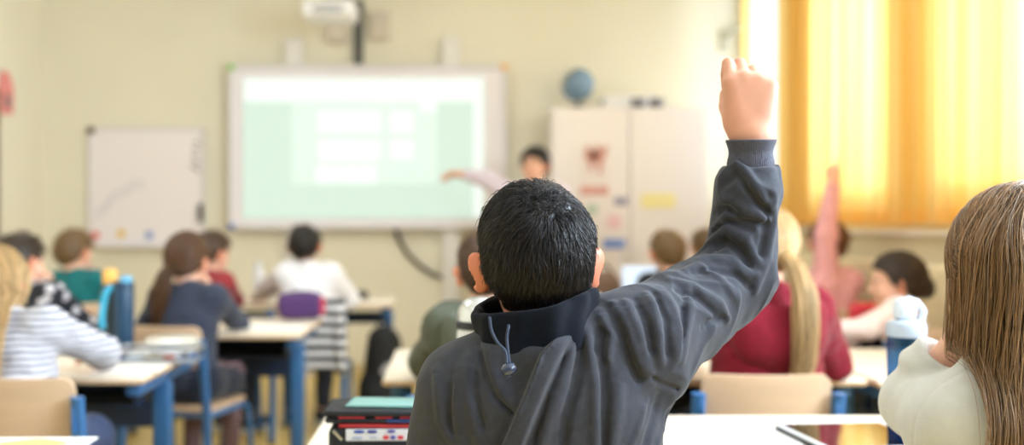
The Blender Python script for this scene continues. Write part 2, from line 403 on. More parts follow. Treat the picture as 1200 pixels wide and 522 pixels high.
def screen(name, c, e):
    m = mat(name, [q*.55 for q in c], .6, spec=.2); b = m.node_tree.nodes['Principled BSDF']
    b.inputs['Emission Color'].default_value = (*lin(c), 1); b.inputs['Emission Strength'].default_value = e; return m
YS = YD-.012
def prect(px0, py0, px1, py1, y, th=.002):
    a, b, c, d = X(px0, y), X(px1, y), Zt(py1, y), Zt(py0, y)
    return MB().box(((a+b)/2, y, (c+d)/2), (b-a, th, d-c))
img = loc(prect(285, 92, 567, 256, YS, .008), 'projected_page', screen('page_green', (213, 234, 220), .80), brd)
def onimg(q, y, m, nm='page_panel'):
    return prect(*q, y).build(nm, m, img)
M_pw = screen('page_white', (243, 253, 247), .82); M_pl = screen('page_pale', (221, 239, 227), .86)
onimg((286, 92.5, 566, 119), YS-.006, M_pw, 'page_header')
onimg((555, 119, 566, 255), YS-.006, M_pw, 'page_border')
onimg((342, 119, 512, 216), YS-.006, M_pl)
for q in ((372, 130, 446, 156), (372, 164, 446, 188), (370, 193, 441, 215), (457, 131, 485, 156), (457, 164, 485, 187), (493, 116, 511, 131)):
    onimg(q, YS-.008, M_pw, 'page_box')
for pxa, pxb in ((334, 355), (518, 539)):
    a, b = X(pxa, 7.56), X(pxb, 7.56)
    loc(MB().box(((a+b)/2, 7.558, 1.28), (b-a, .06, 2.56), bev=.01), 'support_column', mat('column_white', (232, 228, 224), .45), brd)
    loc(MB().box(((a+b)/2, 7.52, .03), (.3, .12, .06), bev=.01), 'column_foot', M_alu, brd)
loc(MB().tube([P(462, 262, 7.56), P(467, 280, 7.56), P(478, 298, 7.57), P(492, 312, 7.57), P(508, 322, 7.57), P(520, 326, 7.57)], .016), 'cable', mat('cable_black', (70, 66, 60), .6), brd, True)
# projector on its arm over the board
pj = empty('projector', (X(385, 7.0), 7.0, Zt(15, 7.0)), 0, 'white short-throw projector on a dark arm above the interactive whiteboard', 'projector')
c = P(387, 14, 6.85)
b_ = loc(MB().box(c, (.36, .30, .12), bev=.03, seg=3), 'projector_body', M_white, pj, True)
o = MB().tube([c+np.array([.05, .152, .0]), c+np.array([.05, .12, .0])], .04, 20).build('lens', mat('lens_dark', (30, 30, 36), .1), b_, True)
o = MB().box(c+np.array([0, -.152, -.01]), (.2, .006, .05), bev=.002).build('vent_grille', mat('grey_plastic', (178, 178, 180), .5), b_)
a_, e_ = P(420, 30, 7.58), P(420, 8, 6.9)
loc(MB().box((a_[0], 7.58, Zt(38, 7.58)), (.07, .04, .5), bev=.008), 'wall_bracket', mat('dark_bracket', (84, 84, 82), .5), pj)
loc(MB().box((a_[0]-.01, 7.24, Zt(6, 7.24)), (.06, .68, .07), bev=.01), 'projector_arm', MATS['dark_bracket'], pj)
loc(MB().box((a_[0]-.08, 6.93, Zt(3, 6.93)), (.2, .1, .05), bev=.01), 'mount_plate', MATS['dark_bracket'], pj)
for q, lb in (((382, 30, 407, 50), 'small pale wall box half hidden under the white projector'), ((434, 14, 456, 47), 'small pale wall box right of the dark projector arm')):
    t_ = tag(MB().box(((X(q[0], 7.57)+X(q[2], 7.57))/2, 7.565, (Zt(q[1], 7.57)+Zt(q[3], 7.57))/2), (X(q[2], 7.57)-X(q[0], 7.57), .07, Zt(q[1], 7.57)-Zt(q[3], 7.57)), bev=.012).build('wall_socket_box', mat('pale_box', (214, 202, 188), .5)), lb, 'wall box', 'pale boxes on the wall over the interactive whiteboard')
# ---------------------------------------------------------------- small whiteboard on the left
YW = 7.575
wb = empty('magnetic_whiteboard', (X(172, YW), YW, Zt(290, YW)), 0, 'small white magnetic board with faint lines hanging left of the big screen', 'whiteboard')
q = (104, 150, 240, 289); a, b, c_, d_ = X(q[0], YW), X(q[2], YW), Zt(q[3], YW), Zt(q[1], YW)
f = MB(); t = .018
for xx in (a+t/2, b-t/2): f.box((xx, YW, (c_+d_)/2), (t, .04, d_-c_), bev=.004)
for zz in (c_+t/2, d_-t/2): f.box(((a+b)/2, YW, zz), (b-a-2*t, .04, t), bev=.004)
loc(f, 'frame', M_alu, wb)
sf = loc(MB().box(((a+b)/2, YW+.004, (c_+d_)/2), (b-a-.02, .02, d_-c_-.02)), 'board_surface', mat('whiteboard_white', (244, 236, 238), .35), wb)
loc(MB().box((a+.02, YW-.006, d_-.02), (.06, .045, .05), bev=.008), 'corner_clip', mat('dark_brown', (96, 80, 66), .5), wb)
loc(MB().box(((a+b)/2, YW-.04, c_+.0), (b-a-.2, .07, .014), bev=.004), 'pen_tray', M_alu, wb)
M_ink = mat('grey_ink', (70, 66, 66), .6); M_inkb = mat('pale_blue_ink', (176, 186, 206), .6)
mk = MB()
for k, (px, py) in enumerate(((231, 168), (229, 175), (227, 184), (230, 190), (226, 196), (231, 199))):
    pp = P(px, py, YW-.008); mk = MB(); mk.tube([pp+np.array([-.018, 0, .012]), pp+np.array([.0, 0, -.004]), pp+np.array([.02, 0, .01*(-1)**k])], .006, 6); loc(mk, 'written_mark', M_ink, wb)
mk = MB()
for off in (0, 7): mk.tube([P(px, py+off, YW-.007) for px, py in ((112, 250), (125, 238), (133, 226), (146, 222), (158, 212), (170, 214))], .0035, 6)
loc(mk, 'drawn_line', M_inkb, wb)
def sittop(mb, name, m, label, cat, group=None, smooth=True): return tag(mb.build(name, m, None, smooth), label, cat, group)
for px, py, cn, c in ((112, 276, 'red', (226, 110, 96)), (142, 274, 'yellow', (236, 196, 90)), (175, 276, 'blue', (140, 160, 214))):
    m = mat('magnet_'+cn, c, .4); r = Matrix.Rotation(math.pi/2, 3, 'X')
    sittop(MB().lathe([(.0, 0), (.030, 0), (.032, .004), (.028, .014), (.016, .018), (.0, .018)], 20, P(px, py, YW-.007), r), 'magnet', m, cn+' round magnet near the lower edge of the small whiteboard', 'magnet', 'magnets on the small whiteboard')
sittop(MB().box(P(235, 250, YW-.036), (.035, .028, .14), bev=.008), 'board_eraser', mat('black_felt', (62, 56, 54), .8), 'slim black eraser stuck on the right edge of the small whiteboard', 'eraser')
# pink sheet on the left wall
pp = empty('wall_poster', (XL+.012, 6.93, Zt(110, 6.93)), 0, 'pink paper cut-out with a grey drawing on the left wall beside the door', 'paper')
poly = [(-.11, -.13), (.10, -.15), (.13, -.02), (.10, .12), (.03, .16), (-.05, .15), (-.12, .06)]
Mx = Matrix(((0, 0, 1), (-1, 0, 0), (0, 1, 0)))
MB().prism([(p_[0], p_[1]) for p_ in poly], .004, Mx).build('paper_sheet', mat('pink_paper', (238, 150, 146), .8), pp)
MB().prism([(x_*.35-.02, z_*.35-.05) for x_, z_ in poly], .006, Mx).build('drawing', mat('grey_drawing', (128, 116, 124), .8), pp)
# ---------------------------------------------------------------- cabinet
YC = 7.1
cx0, cx1, ctop = X(647, YC), X(830, YC), Zt(125, YC)
cab = empty('cupboard', ((cx0+cx1)/2, YC+.2, 0), 0, 'tall white two-door cupboard with pictures taped to its doors', 'cupboard')
M_cab = mat('cupboard_white', (240, 231, 228), .38, noise=.01, nscale=3)
k = MB()
k.box(((cx0+cx1)/2, YC+.24, ctop/2+.03), (cx1-cx0, .42, ctop-.06), bev=.004)
loc(k, 'carcass', M_cab, cab)
loc(MB().box(((cx0+cx1)/2, YC+.25, .03), (cx1-cx0-.04, .38, .06)), 'plinth', mat('grey_plastic', (178, 178, 180), .5), cab)
xm = X(738, YC)
for s, a, b in ((-1, cx0, xm-.002), (1, xm+.002, cx1)):
    d_ = loc(MB().box(((a+b)/2, YC+.012, ctop/2+.03), (b-a-.006, .02, ctop-.1), bev=.004), 'door', M_cab, cab)
    o = MB().tube([(xm+s*.05, YC, 1.0), (xm+s*.05, YC-.025, 1.0), (xm+s*.05, YC-.025, .88), (xm+s*.05, YC, .88)], .006).build('handle', M_alu, d_, True)
YP = YC-.004
def poster(q, name, c, label, cat, group=None, extra=None):
    a, b, lo, hi = X(q[0], YP), X(q[2], YP), Zt(q[3], YP), Zt(q[1], YP)
    t_ = empty(name, ((a+b)/2, YP, lo), 0, label, cat, group)
    s = MB().box((0, .002, (hi-lo)/2), (b-a, .003, hi-lo)).build('sheet', mat('sheet_%d_%d_%d' % c, c, .8), t_)
    for nm, poly_, cc in (extra or ()):
        MB().prism([((u-.5)*(b-a), v*(hi-lo)) for u, v in poly_], .002, RX90, (0, .0005, 0)).build(nm, mat('print_%d_%d_%d' % cc, cc, .8), t_)
    return t_
poster((681, 168, 714, 211), 'picture_print', (238, 226, 222), 'white print with a ragged red-brown animal shape at the top of the left cupboard door', 'picture', None,
       [('printed_animal', [(.1, .62), (.25, .5), (.3, .25), (.4, .22), (.45, .45), (.6, .42), (.62, .15), (.72, .16), (.78, .5), (.9, .7), (.95, .95), (.7, .85), (.6, .98), (.45, .8), (.2, .95)], (206, 150, 140)), ('printed_patch', [(.3, .6), (.5, .55), (.6, .7), (.45, .82)], (150, 110, 96))])
poster((680, 218, 713, 229), 'paper_strip', (222, 168, 158), 'narrow red-brown paper strip on the left cupboard door below the animal picture', 'paper')
for q, c, lb in (((688, 240, 700, 251), (190, 208, 190), 'small pale green note on the left cupboard door'), ((720, 231, 736, 241), (168, 164, 182), 'small grey note near the middle seam of the cupboard'), ((712, 252, 728, 268), (240, 202, 210), 'small pink note on the left cupboard door'), ((707, 280, 733, 292), (128, 154, 216), 'blue rectangular note low on the left cupboard door'), ((752, 227, 791, 244), (244, 230, 164), 'wide pale yellow note on the right cupboard door')):
    poster(q, 'paper_note', c, lb, 'note', 'notes taped to the white cupboard')
# on the cupboard
gl = empty('globe', (X(677, 7.28), 7.28, ctop), 0, 'blue desk globe on a dark stand on top of the white cupboard', 'globe')
R_ = .122; gz = .18
gm, nt, b = newmat('globe_map'); N = nt.nodes; Lk = nt.links
tc = N.new('ShaderNodeTexCoord'); no = N.new('ShaderNodeTexNoise'); no.inputs['Scale'].default_value = 7; no.inputs['Detail'].default_value = 5
r = N.new('ShaderNodeValToRGB'); r.color_ramp.elements[0].position = .52; r.color_ramp.elements[1].position = .56; r.color_ramp.elements[0].color = (*lin((118, 146, 172)), 1); r.color_ramp.elements[1].color = (*lin((176, 172, 150)), 1)
Lk.new(tc.outputs['Object'], no.inputs['Vector']); Lk.new(no.outputs['Fac'], r.inputs[0]); Lk.new(r.outputs[0], b.inputs['Base Color']); b.inputs['Roughness'].default_value = .25
MB().lathe([(R_*math.sin(a), gz-R_*math.cos(a)) for a in np.linspace(0, math.pi, 25)], 40).build('globe_ball', gm, gl, True)
MB().lathe([(0, 0), (.08, 0), (.085, .008), (.07, .018), (.02, .03), (.012, .055), (0, .055)], 28).build('stand_base', mat('dark_bracket', (84, 84, 82), .5), gl, True)
MB().tube([(.0+(R_+.012)*math.sin(a), 0, gz-(R_+.012)*math.cos(a)) for a in np.linspace(-2.75, .35, 24)], .006).build('meridian_arm', M_alu, gl, True)
bx_ = empty('cardboard_box', (X(735, 7.34), 7.36, ctop), 0, 'flat white box lying on top of the cupboard beside the globe', 'box')
MB().box((0, 0, .04), (.36, .22, .08), bev=.006).build('box_body', mat('box_white', (240, 238, 240), .6), bx_)
MB().box((0, 0, .085), (.37, .23, .03), bev=.006).build('box_lid', mat('box_white2', (246, 243, 244), .6), bx_)
for px, lb in ((741, 'left of the two dark tins'), (763, 'right of the two dark tins')):
    t_ = empty('storage_tin', (X(px, 7.17)+.04, 7.16, ctop), 0, lb+' on top of the white cupboard', 'tin', 'dark tins on the cupboard')
    MB().lathe([(0, 0), (.05, 0), (.05, .045), (0, .045)], 24).build('tin_body', mat('tin_grey', (120, 116, 124), .4), t_, True)
    MB().lathe([(0, .045), (.053, .045), (.053, .06), (.05, .064), (0, .064)], 24).build('tin_lid', mat('tin_lid', (150, 148, 156), .35), t_, True)
hk = empty('wall_hook', (X(848, 7.59), 7.59, Zt(48, 7.59)), 0, 'small grey-beige bracket high on the wall right of the cupboard', 'hook')
MB().box((0, 0, 0), (.06, .02, .16), bev=.008).build('hook_plate', mat('hook_grey', (190, 184, 160), .5), hk)
MB().tube([(0, -.0, .04), (.03, -.06, .05), (.09, -.09, .08), (.12, -.09, .1)], .016).build('hook_arm', MATS['hook_grey'], hk, True)
# radiator under the windows
ra = empty('radiator', (XR-.1, 5.05, .12), 0, 'cream ribbed radiator under the curtained windows', 'radiator')
M_rad = mat('radiator_cream', (226, 208, 168), .45)
m = MB(); y = 4.2
while y < 5.95: m.box((0, y-5.05, .45), (.07, .045, .8), bev=.018, seg=3); y += .06
m.build('radiator_fins', M_rad, ra, True)
m = MB()
for z in (.08, .82): m.box((0, .0, z), (.05, 1.8, .045), bev=.012)
m.build('manifold_pipe', M_rad, ra, True)
MB().tube([(0, -.88, .08), (0, -.95, .08), (0, -.95, -.12)], .012).build('feed_pipe', M_rad, ra, True)
MB().tube([(0, .9, .82), (0, .98, .82)], .022, 16).build('valve_knob', M_white, ra, True)
# ---------------------------------------------------------------- desks and chairs
ZT = .68
M_top = wood('desk_birch', (235, 222, 206), .04, 1, .38, 'X')
M_edge = wood('desk_edge', (214, 178, 138), .1, 1, .5, 'X')
M_blue = mat('blue_steel', (52, 104, 158), .38, .0, spec=.6)
M_navy = mat('navy_panel', (28, 46, 74), .5)
M_foot = mat('black_rubber', (34, 34, 36), .6)
SOLIDS = []   # boxes that people must not enter: (centre, half size, rotation about z)
def table(x0, x1, y0, y1, label, group='blue-legged school desks', legs=(.5,), panel=True):
    cx, cy = (x0+x1)/2, (y0+y1)/2; w, d = x1-x0, y1-y0
    t = empty('school_desk', (cx, cy, 0), 0, label, 'desk', group)
    top = MB().box((0, 0, ZT-.011), (w, d, .022), bev=.006, seg=3).build('tabletop', M_top, t, True)
    MB().box((0, 0, ZT-.0135), (w+.004, d+.004, .012), bev=.004).build('edge_band', M_edge, top, True)
    SOLIDS.append(((cx, cy, ZT-.02), (w/2+.006, d/2+.006, .026), 0))
    for s in (-1, 1):
        xx = s*(w/2-.045)
        MB().box((xx, 0, ZT-.045), (.045, d-.10, .042), bev=.006).build('side_rail', M_blue, t, True)
        for fy in legs:
            ly = (fy-.5)*d
            MB().box((xx, ly, (ZT-.066+.05)/2), (.062, .05, ZT-.066-.05), bev=.012, seg=3).build('leg', M_blue, t, True)
        MB().box((xx, 0, .03), (.06, d-.08, .04), bev=.014, seg=3).build('foot', M_blue, t, True)
        for e in (-1, 1): MB().lathe([(0, 0), (.022, 0), (.024, .012), (0, .012)], 16, (xx, e*(d/2-.08), 0)).build('glide', M_foot, t, True)
        SOLIDS.append(((cx+xx, cy+(legs[0]-.5)*d, .33), (.036, .032, .33), 0))
        SOLIDS.append(((cx+xx, cy, .03), (.035, d/2-.03, .035), 0))
        SOLIDS.append(((cx+xx, cy, ZT-.045), (.028, d/2-.04, .026), 0))
    if panel:
        sh = MB().box((0, .06, ZT-.14), (w-.2, d*.42, .012), bev=.003)
        sh.box((0, .06+d*.21, ZT-.095), (w-.2, .012, .09), bev=.003).box((0, .06+d*.21, ZT-.205), (w-.16, .014, .13), bev=.003)
        for s in (-1, 1): sh.box((s*(w/2-.11), .06, ZT-.085), (.012, d*.42, .12), bev=.003)
        sh.build('book_shelf', M_navy, t)
        SOLIDS.append(((cx, cy+.06, ZT-.085), (w/2-.09, d*.21+.012, .068), 0))
        SOLIDS.append(((cx, cy+.06+d*.21, ZT-.16), (w/2-.07, .014, .115), 0))
    else:
        MB().box((0, .02, ZT-.11), (w-.13, .03, .075), bev=.006).build('cross_rail', M_navy, t); SOLIDS.append(((cx, cy+.02, ZT-.11), (w/2-.06, .02, .045), 0))
    return t
T_front = table(-.31, 1.06, 1.74, 2.44, 'pale desk right in front of the boy raising his fist, with a tablet on it')
T_left = table(-2.2, -.943, 3.03, 3.77, 'pale desk with navy bottle and clear tray, girl in striped sweater leaning on it')
T_mid = table(-.21, 1.25, 3.0, 3.72, 'pale desk at which the olive and the dark red hooded children sit')
T_right = table(1.27, 2.05, 2.97, 3.74, 'pale desk right of the girl in the dark red hoodie, below the window')
T_row2 = table(-2.03, -.645, 4.22, 4.95, 'desk with a purple pencil case on it, girl with brown ponytail seated at it', legs=(.3,))
T_row3 = table(-1.68, -.35, 5.8, 6.45, 'far desk in front of the boy in the white shirt', panel=False)
T_lap = table(.42, 1.72, 5.3, 5.95, 'far desk in front of the cupboard with an open laptop on it')
T_win = table(1.02, 2.03, 4.27, 4.58, 'narrow desk by the radiator with a red pencil bag on it')
T_near = table(-2.1, -.815, 1.5, 2.185, 'desk corner with a yellow printed sheet behind the girl in the striped sweater')
T_row2b = table(-3.02, -2.06, 4.55, 5.0, 'desk beside the left wall in front of the boy in the teal shirt') if False else None
M_cwood = wood('chair_beech', (214, 182, 152), .07, 1, .4, 'X')
def curved_panel(w, h, r, th, curve, n=16):
    xs = np.linspace(-w/2, w/2, n+1); xs = np.unique(np.concatenate([xs, [-w/2+r*(1-math.cos(a)) for a in np.linspace(0, math.pi/2, 6)], [w/2-r*(1-math.cos(a)) for a in np.linspace(0, math.pi/2, 6)]]))
    m = MB(); vs = []; fs = []
    for x in xs:
        e = max(0, abs(x)-(w/2-r)); z = h/2-r+math.sqrt(max(0, r*r-e*e)); y = curve*(x/(w/2))**2
        for yy in (-th/2, th/2): vs += [(x, y+yy, -z), (x, y+yy, z)]
    k = len(xs)
    for i in range(k-1):
        a, b = 4*i, 4*i+4
        fs += [(a, b, b+1, a+1), (a+3, b+3, b+2, a+2), (a+1, b+1, b+3, a+3), (a+2, b+2, b, a)]
    fs += [(0, 1, 3, 2), (4*k-4, 4*k-2, 4*k-1, 4*k-3)]
    return m.add(vs, fs)
def xf(mb, M): mb.v = [tuple(M @ Vector(v)) for v in mb.v]; return mb
SEAT = .42
CHAIRS = []
def chair(x, y, rz, label, first=[None]):
    if first[0] is None:
        t = empty('school_chair', (x, y, 0), rz, label, 'chair', 'beech and blue steel school chairs')
        s = curved_panel(.37, .36, .06, .011, .0); xf(s, Matrix.Rotation(math.pi/2, 4, 'X')); xf(s, Matrix.Translation((0, .02, SEAT-.008)))
        s.build('seat', M_cwood, t, True)
        b = curved_panel(.345, .165, .035, .011, .022); xf(b, Matrix.Translation((0, -.222, .665)) @ Matrix.Rotation(math.radians(8), 4, 'X'))
        b.build('backrest', M_cwood, t, True)
        for sx in (-1, 1):
            xx = sx*.186
            MB().tube([(xx, -.232, .70), (xx, -.222, .64), (xx, -.205, .52), (xx, -.19, .42), (xx, -.185, .30), (xx, -.20, .12), (xx, -.225, .012)], .0125, 12, flat=1.5, up=(0, 1, 0)).build('leg', M_blue, t, True)
            MB().tube([(xx*.98, -.19, SEAT-.028), (xx*.98, .0, SEAT-.028), (xx*.98, .14, SEAT-.03), (xx*.98, .175, SEAT-.05), (xx, .195, .28), (xx, .215, .012)], .0125, 12).build('leg', M_blue, t, True)
            MB().box((xx*.955, -.226, .64), (.012, .03, .075), bev=.005).build('back_bracket', M_blue, t, True)
            for yy in (-.225, .215): MB().lathe([(0, 0), (.018, 0), (.018, .022), (0, .022)], 14, (xx, yy, 0)).build('glide', M_foot, t, True)
        MB().tube([(-.18, .12, SEAT-.03), (.18, .12, SEAT-.03)], .011).build('cross_bar', M_blue, t, True)
        MB().tube([(-.18, -.15, SEAT-.03), (.18, -.15, SEAT-.03)], .011).build('cross_bar', M_blue, t, True)
        first[0] = t
    else:
        t = copy_tree(first[0]); t.location = (x, y, 0); t.rotation_euler = (0, 0, rz); t['label'] = label
    c, s = math.cos(rz), math.sin(rz)
    def sol(lx, ly, lz, hx, hy, hz): SOLIDS.append(((x+c*lx-s*ly, y+s*lx+c*ly, lz), (hx, hy, hz), rz))
    sol(0, .02, SEAT-.02, .205, .19, .024); sol(0, -.222, .66, .205, .03, .095)
    for sx in (-1, 1): sol(sx*.186, -.2, .35, .022, .035, .36); sol(sx*.186, .19, .2, .022, .045, .22)
    return t
chair(-1.16, 2.80, .02, 'chair of the girl in the striped sweater')
chair(.838, 2.865, 0, 'chair behind the dark red hooded sweatshirt')
chair(.085, 2.81, 0, 'chair of the child in olive, half hidden by the charcoal sweatshirt')
chair(-1.09, 4.10, math.radians(-14), 'chair of the girl with the brown ponytail and striped tights')
chair(-1.66, 4.08, math.radians(-14), 'chair of the child in the black flowered top')
chair(-1.93, 5.22, 0, 'chair of the child in the teal shirt')
chair(-1.29, 5.32, math.radians(-14), 'chair of the child in the red top')
chair(-.755, 5.40, 0, 'chair of the child in the white shirt, striped jacket over its back')
chair(1.10, 5.0, 0, 'chair of the child at the open laptop')
chair(1.62, 6.32, 0, 'chair in front of the cupboard, under the blond child')
chair(1.85, 4.03, 0, 'chair of the girl turned sideways in pale pink')
chair(1.845, 4.90, 0, 'chair of the child stretching an arm up by the curtain')
# ---------------------------------------------------------------- people
QH = 1.0                       # grid multiplier (1 = full detail)
def nrm(v): v = np.asarray(v, float); return v/max(np.linalg.norm(v), 1e-9)
def eul(yaw, pitch, roll):      # degrees; columns = right, forward, up
    return np.array(Matrix.Rotation(math.radians(yaw), 3, 'Z') @ Matrix.Rotation(math.radians(pitch), 3, 'X') @ Matrix.Rotation(math.radians(roll), 3, 'Y'))
M_skin = mat('skin_light', (236, 184, 158), .5, sss=.12, noise=.04, nscale=25, attr='Col')
M_skin2 = mat('skin_tan', (214, 158, 128), .5, sss=.12, noise=.04, nscale=25, attr='Col')
def ik(S, Wr, l1, l2, pole):
    S, Wr, pole = map(lambda v: np.asarray(v, float), (S, Wr, pole)); v = Wr-S; L = np.linalg.norm(v)
    if L > (l1+l2)*.995: f = L/((l1+l2)*.995); l1 *= f; l2 *= f
    u = v/L; a = (l1*l1-l2*l2+L*L)/(2*L); h = math.sqrt(max(l1*l1-a*a, 0)); q = pole-S; q = q-u*(q@u)
    return S+u*a+nrm(q)*h
CURL = {'relax': [(22, 28, 18)]*4, 'fist': [(82, 98, 60)]*4, 'flat': [(6, 8, 6)]*4, 'point': [(4, 5, 4)]+[(78, 95, 60)]*3, 'raise': [(4, 10, 8), (62, 80, 45), (80, 95, 60), (82, 95, 60)], 'cup': [(45, 45, 25)]*4,
        'boy': [(24, 100, 60), (42, 104, 60), (52, 106, 60), (60, 106, 60)]}
def hand_parts(w, d, n, side, curl, hs, thumb=None):
    d = nrm(d); n = np.asarray(n, float); n = nrm(n-d*(n@d)); l = np.cross(d, n) if side == 'R' else np.cross(n, d)
    w = np.asarray(w, float); out = []
    geo = [((.070, .0255), (.032, .021, .017), .0088), ((.0745, .0085), (.035, .023, .018), .0090), ((.071, -.0085), (.032, .022, .017), .0086), ((.063, -.0245), (.025, .017, .015), .0078)]
    for (kd, kl), segs, r in geo:
        i = len(out); p = w+d*kd*hs+l*kl*hs; ang = 0; dirs = l*kl*3.2 if curl in ('flat', 'relax') else l*0
        ch = []
        for sgl, a in zip(segs, CURL[curl][i]):
            ang += math.radians(a); v = nrm(d*math.cos(ang)+n*math.sin(ang)+dirs*.5); q = p+v*sgl*hs; ch.append((p, q, r*hs)); p = q; r *= .93
        out.append(ch)
    fist = curl in ('fist', 'boy', 'point', 'raise')
    p = w+d*.016*hs+l*.024*hs+n*.006*hs; ch = []; r = .0098
    for sgl, v in zip((.036, .027, .021), ((d*.75+l*.12+n*.6, d*.7-l*.15+n*.6, d*.3-l*.85+n*.2) if fist else (d*.6+l*.75+n*.25, d*.8+l*.5+n*.2, d*.9+l*.3+n*.15))):
        v = nrm(v); q = p+v*sgl*hs; ch.append((p, q, r*hs)); p = q; r *= .9
    out.append(ch)
    R = np.stack([l, d, n], 1)
    return dict(fingers=out, palm=[(w+d*.040*hs, (.034*hs, .037*hs, .0125*hs), R), (w+d*.026*hs+l*.02*hs+n*.006*hs, (.013*hs, .026*hs, .012*hs), R)], w=w, l=l, d=d, n=n, hs=hs)
def hand_sdf(p, H):
    d = np.linalg.norm(p-H['w'].astype(f32), axis=1)-.02; m = d < .2*H['hs']
    if m.any():
        q = p[m]; dd = np.minimum.reduce([rc(q, a, b, r, r*.95) for ch in H['fingers'][:4] for a, b, r in ch]); th = np.minimum.reduce([rc(q, a, b, r, r*.95) for a, b, r in H['fingers'][4]])
        hs_ = H['hs']; w_, l_, d_, n_ = H['w'], H['l'], H['d'], H['n']
        pl = sminl([rc(q, w_+d_*.004*hs_+(ch[0][0]-w_-d_*((ch[0][0]-w_)@d_))*.6, ch[0][0]-n_*.0012*hs_, .0145*hs_, .0108*hs_) for ch in H['fingers'][:4]], .012*hs_)
        pl = smin(pl, ell(q, H['palm'][1][0], H['palm'][1][1], H['palm'][1][2]), .015*hs_)
        d[m] = smin(smin(pl, dd, .0055*H['hs']), th, .008*H['hs'])
    return d
def head_sdf(p, H, R, hs=1):
    m = np.linalg.norm(p-np.asarray(H, f32), axis=1) < .2*hs; out = np.full(len(p), .1, f32)
    out = np.linalg.norm(p-np.asarray(H, f32), axis=1)-.12*hs
    if m.any():
        q = ((p[m]-np.asarray(H, f32))@np.asarray(R, f32))/hs
        d = ell(q, (0, -.010, .022), (.0715, .0915, .084))
        d = smin(d, ell(q, (0, .030, -.045), (.052, .055, .062)), .035)
        d = smin(d, ell(q, (0, .066, -.083), (.02, .017, .014)), .02)
        for s in (-1, 1):
            d = smin(d, ell(q, (s*.034, .058, -.028), (.02, .02, .02)), .02)
            d = smax(d, -ell(q, (s*.030, .094, .003), (.017, .016, .011)), .014)
            d = smin(d, ell(q, (s*.030, .0715, .003), (.0135, .0135, .0125)), .002)
            d = smin(d, rc(q, (s*.012, .086, .022), (s*.045, .076, .023), .007, .005), .012)
            e = ell(q, (s*.084, -.008, -.012), (.0085, .0225, .0315), eul(-s*44, 0, s*12)); e = smax(e, -ell(q, (s*.091, .002, -.010), (.006, .013, .021), eul(-s*44, 0, 0)), .006)
            d = smin(d, e, .006)
        d = smin(d, rc(q, (0, .083, .012), (0, .100, -.020), .006, .0105), .010)
        for s in (-1, 1): d = smin(d, ell(q, (s*.0095, .091, -.023), (.007, .008, .006)), .005)
        d = smin(d, ell(q, (0, .0835, -.046), (.020, .008, .0055)), .006); d = smin(d, ell(q, (0, .081, -.056), (.018, .008, .006)), .006)
        d = smax(d, -rc(q, (-.018, .093, -.0508), (.018, .093, -.0508), .0022, .0022), .003)
        out[m] = d*hs
    return out
def face_color(p, H, R, hs):
    c = np.ones((len(p), 3)); q = ((p-np.asarray(H, f32))@np.asarray(R, f32))/hs
    for s in (-1, 1):
        e = np.linalg.norm(q-np.array((s*.030, .0715, .003)), axis=1); m = (e < .0145) & (q[:, 1] > .08) & (np.abs(q[:, 2]-.003) < .007); c[m] = (1.1, 1.25, 1.35)
        m &= np.linalg.norm((q-np.array((s*.030, .085, .003)))[:, [0, 2]], axis=1) < .0055; c[m] = (.12, .1, .1)
        b = (np.abs(q[:, 0]-s*.029) < .018) & (np.abs(q[:, 2]-.024-.1*(.03-np.abs(q[:, 0]))) < .0035) & (q[:, 1] > .06); c[b] = (.3, .26, .25)
        r = np.linalg.norm(q-np.array((s*.083, -.006, -.010)), axis=1) < .034; c[r & (np.abs(q[:, 0]) > .07)] = (.98, .66, .56)
    m = (np.abs(q[:, 0]) < .021) & (np.abs(q[:, 2]+.051) < .0105) & (q[:, 1] > .079); c[m] = (.92, .66, .64)
    return c
HAIRLINE = {'boy': ([-.12, -.085, -.055, -.03, -.012, .025, .045, .07, .1], [-.086, -.084, -.064, -.022, .018, .0, .05, .062, .066]),
            'girl': ([-.12, -.085, -.055, -.03, -.012, .025, .045, .07, .1], [-.07, -.075, -.07, -.05, -.01, -.0, .05, .068, .072])}
SC = np.array((0, -.010, .022)); SR_ = np.array((.0735, .0935, .086))
ZST = 1.2
def zsq(v, inv=False):
    v = v.copy(); v[..., 2] = np.where(v[..., 2] < 0, v[..., 2]*(ZST if inv else 1/ZST), v[..., 2]); return v
def on_scalp(q, off):
    v = zsq(q-SC); k = v/np.linalg.norm(v/SR_, axis=-1, keepdims=True); return SC+zsq(k*(1+off/np.linalg.norm(k, axis=-1, keepdims=True)), True)
def scalp_roots(n, line):
    v = RNG.normal(size=(n*4, 3)); v /= np.linalg.norm(v, axis=1, keepdims=True); q = SC+zsq(v*SR_, True)
    hl = np.interp(q[:, 1], *HAIRLINE[line]); return q[q[:, 2] > hl+.004][:n]
def hair_mat(name, c, rough=.4, hi=1.0):
    if name in MATS: return MATS[name]
    m = mat(name, c, rough, attr='Col', spec=.5*hi); b = m.node_tree.nodes['Principled BSDF']; b.inputs['Anisotropic'].default_value = .3
    return m
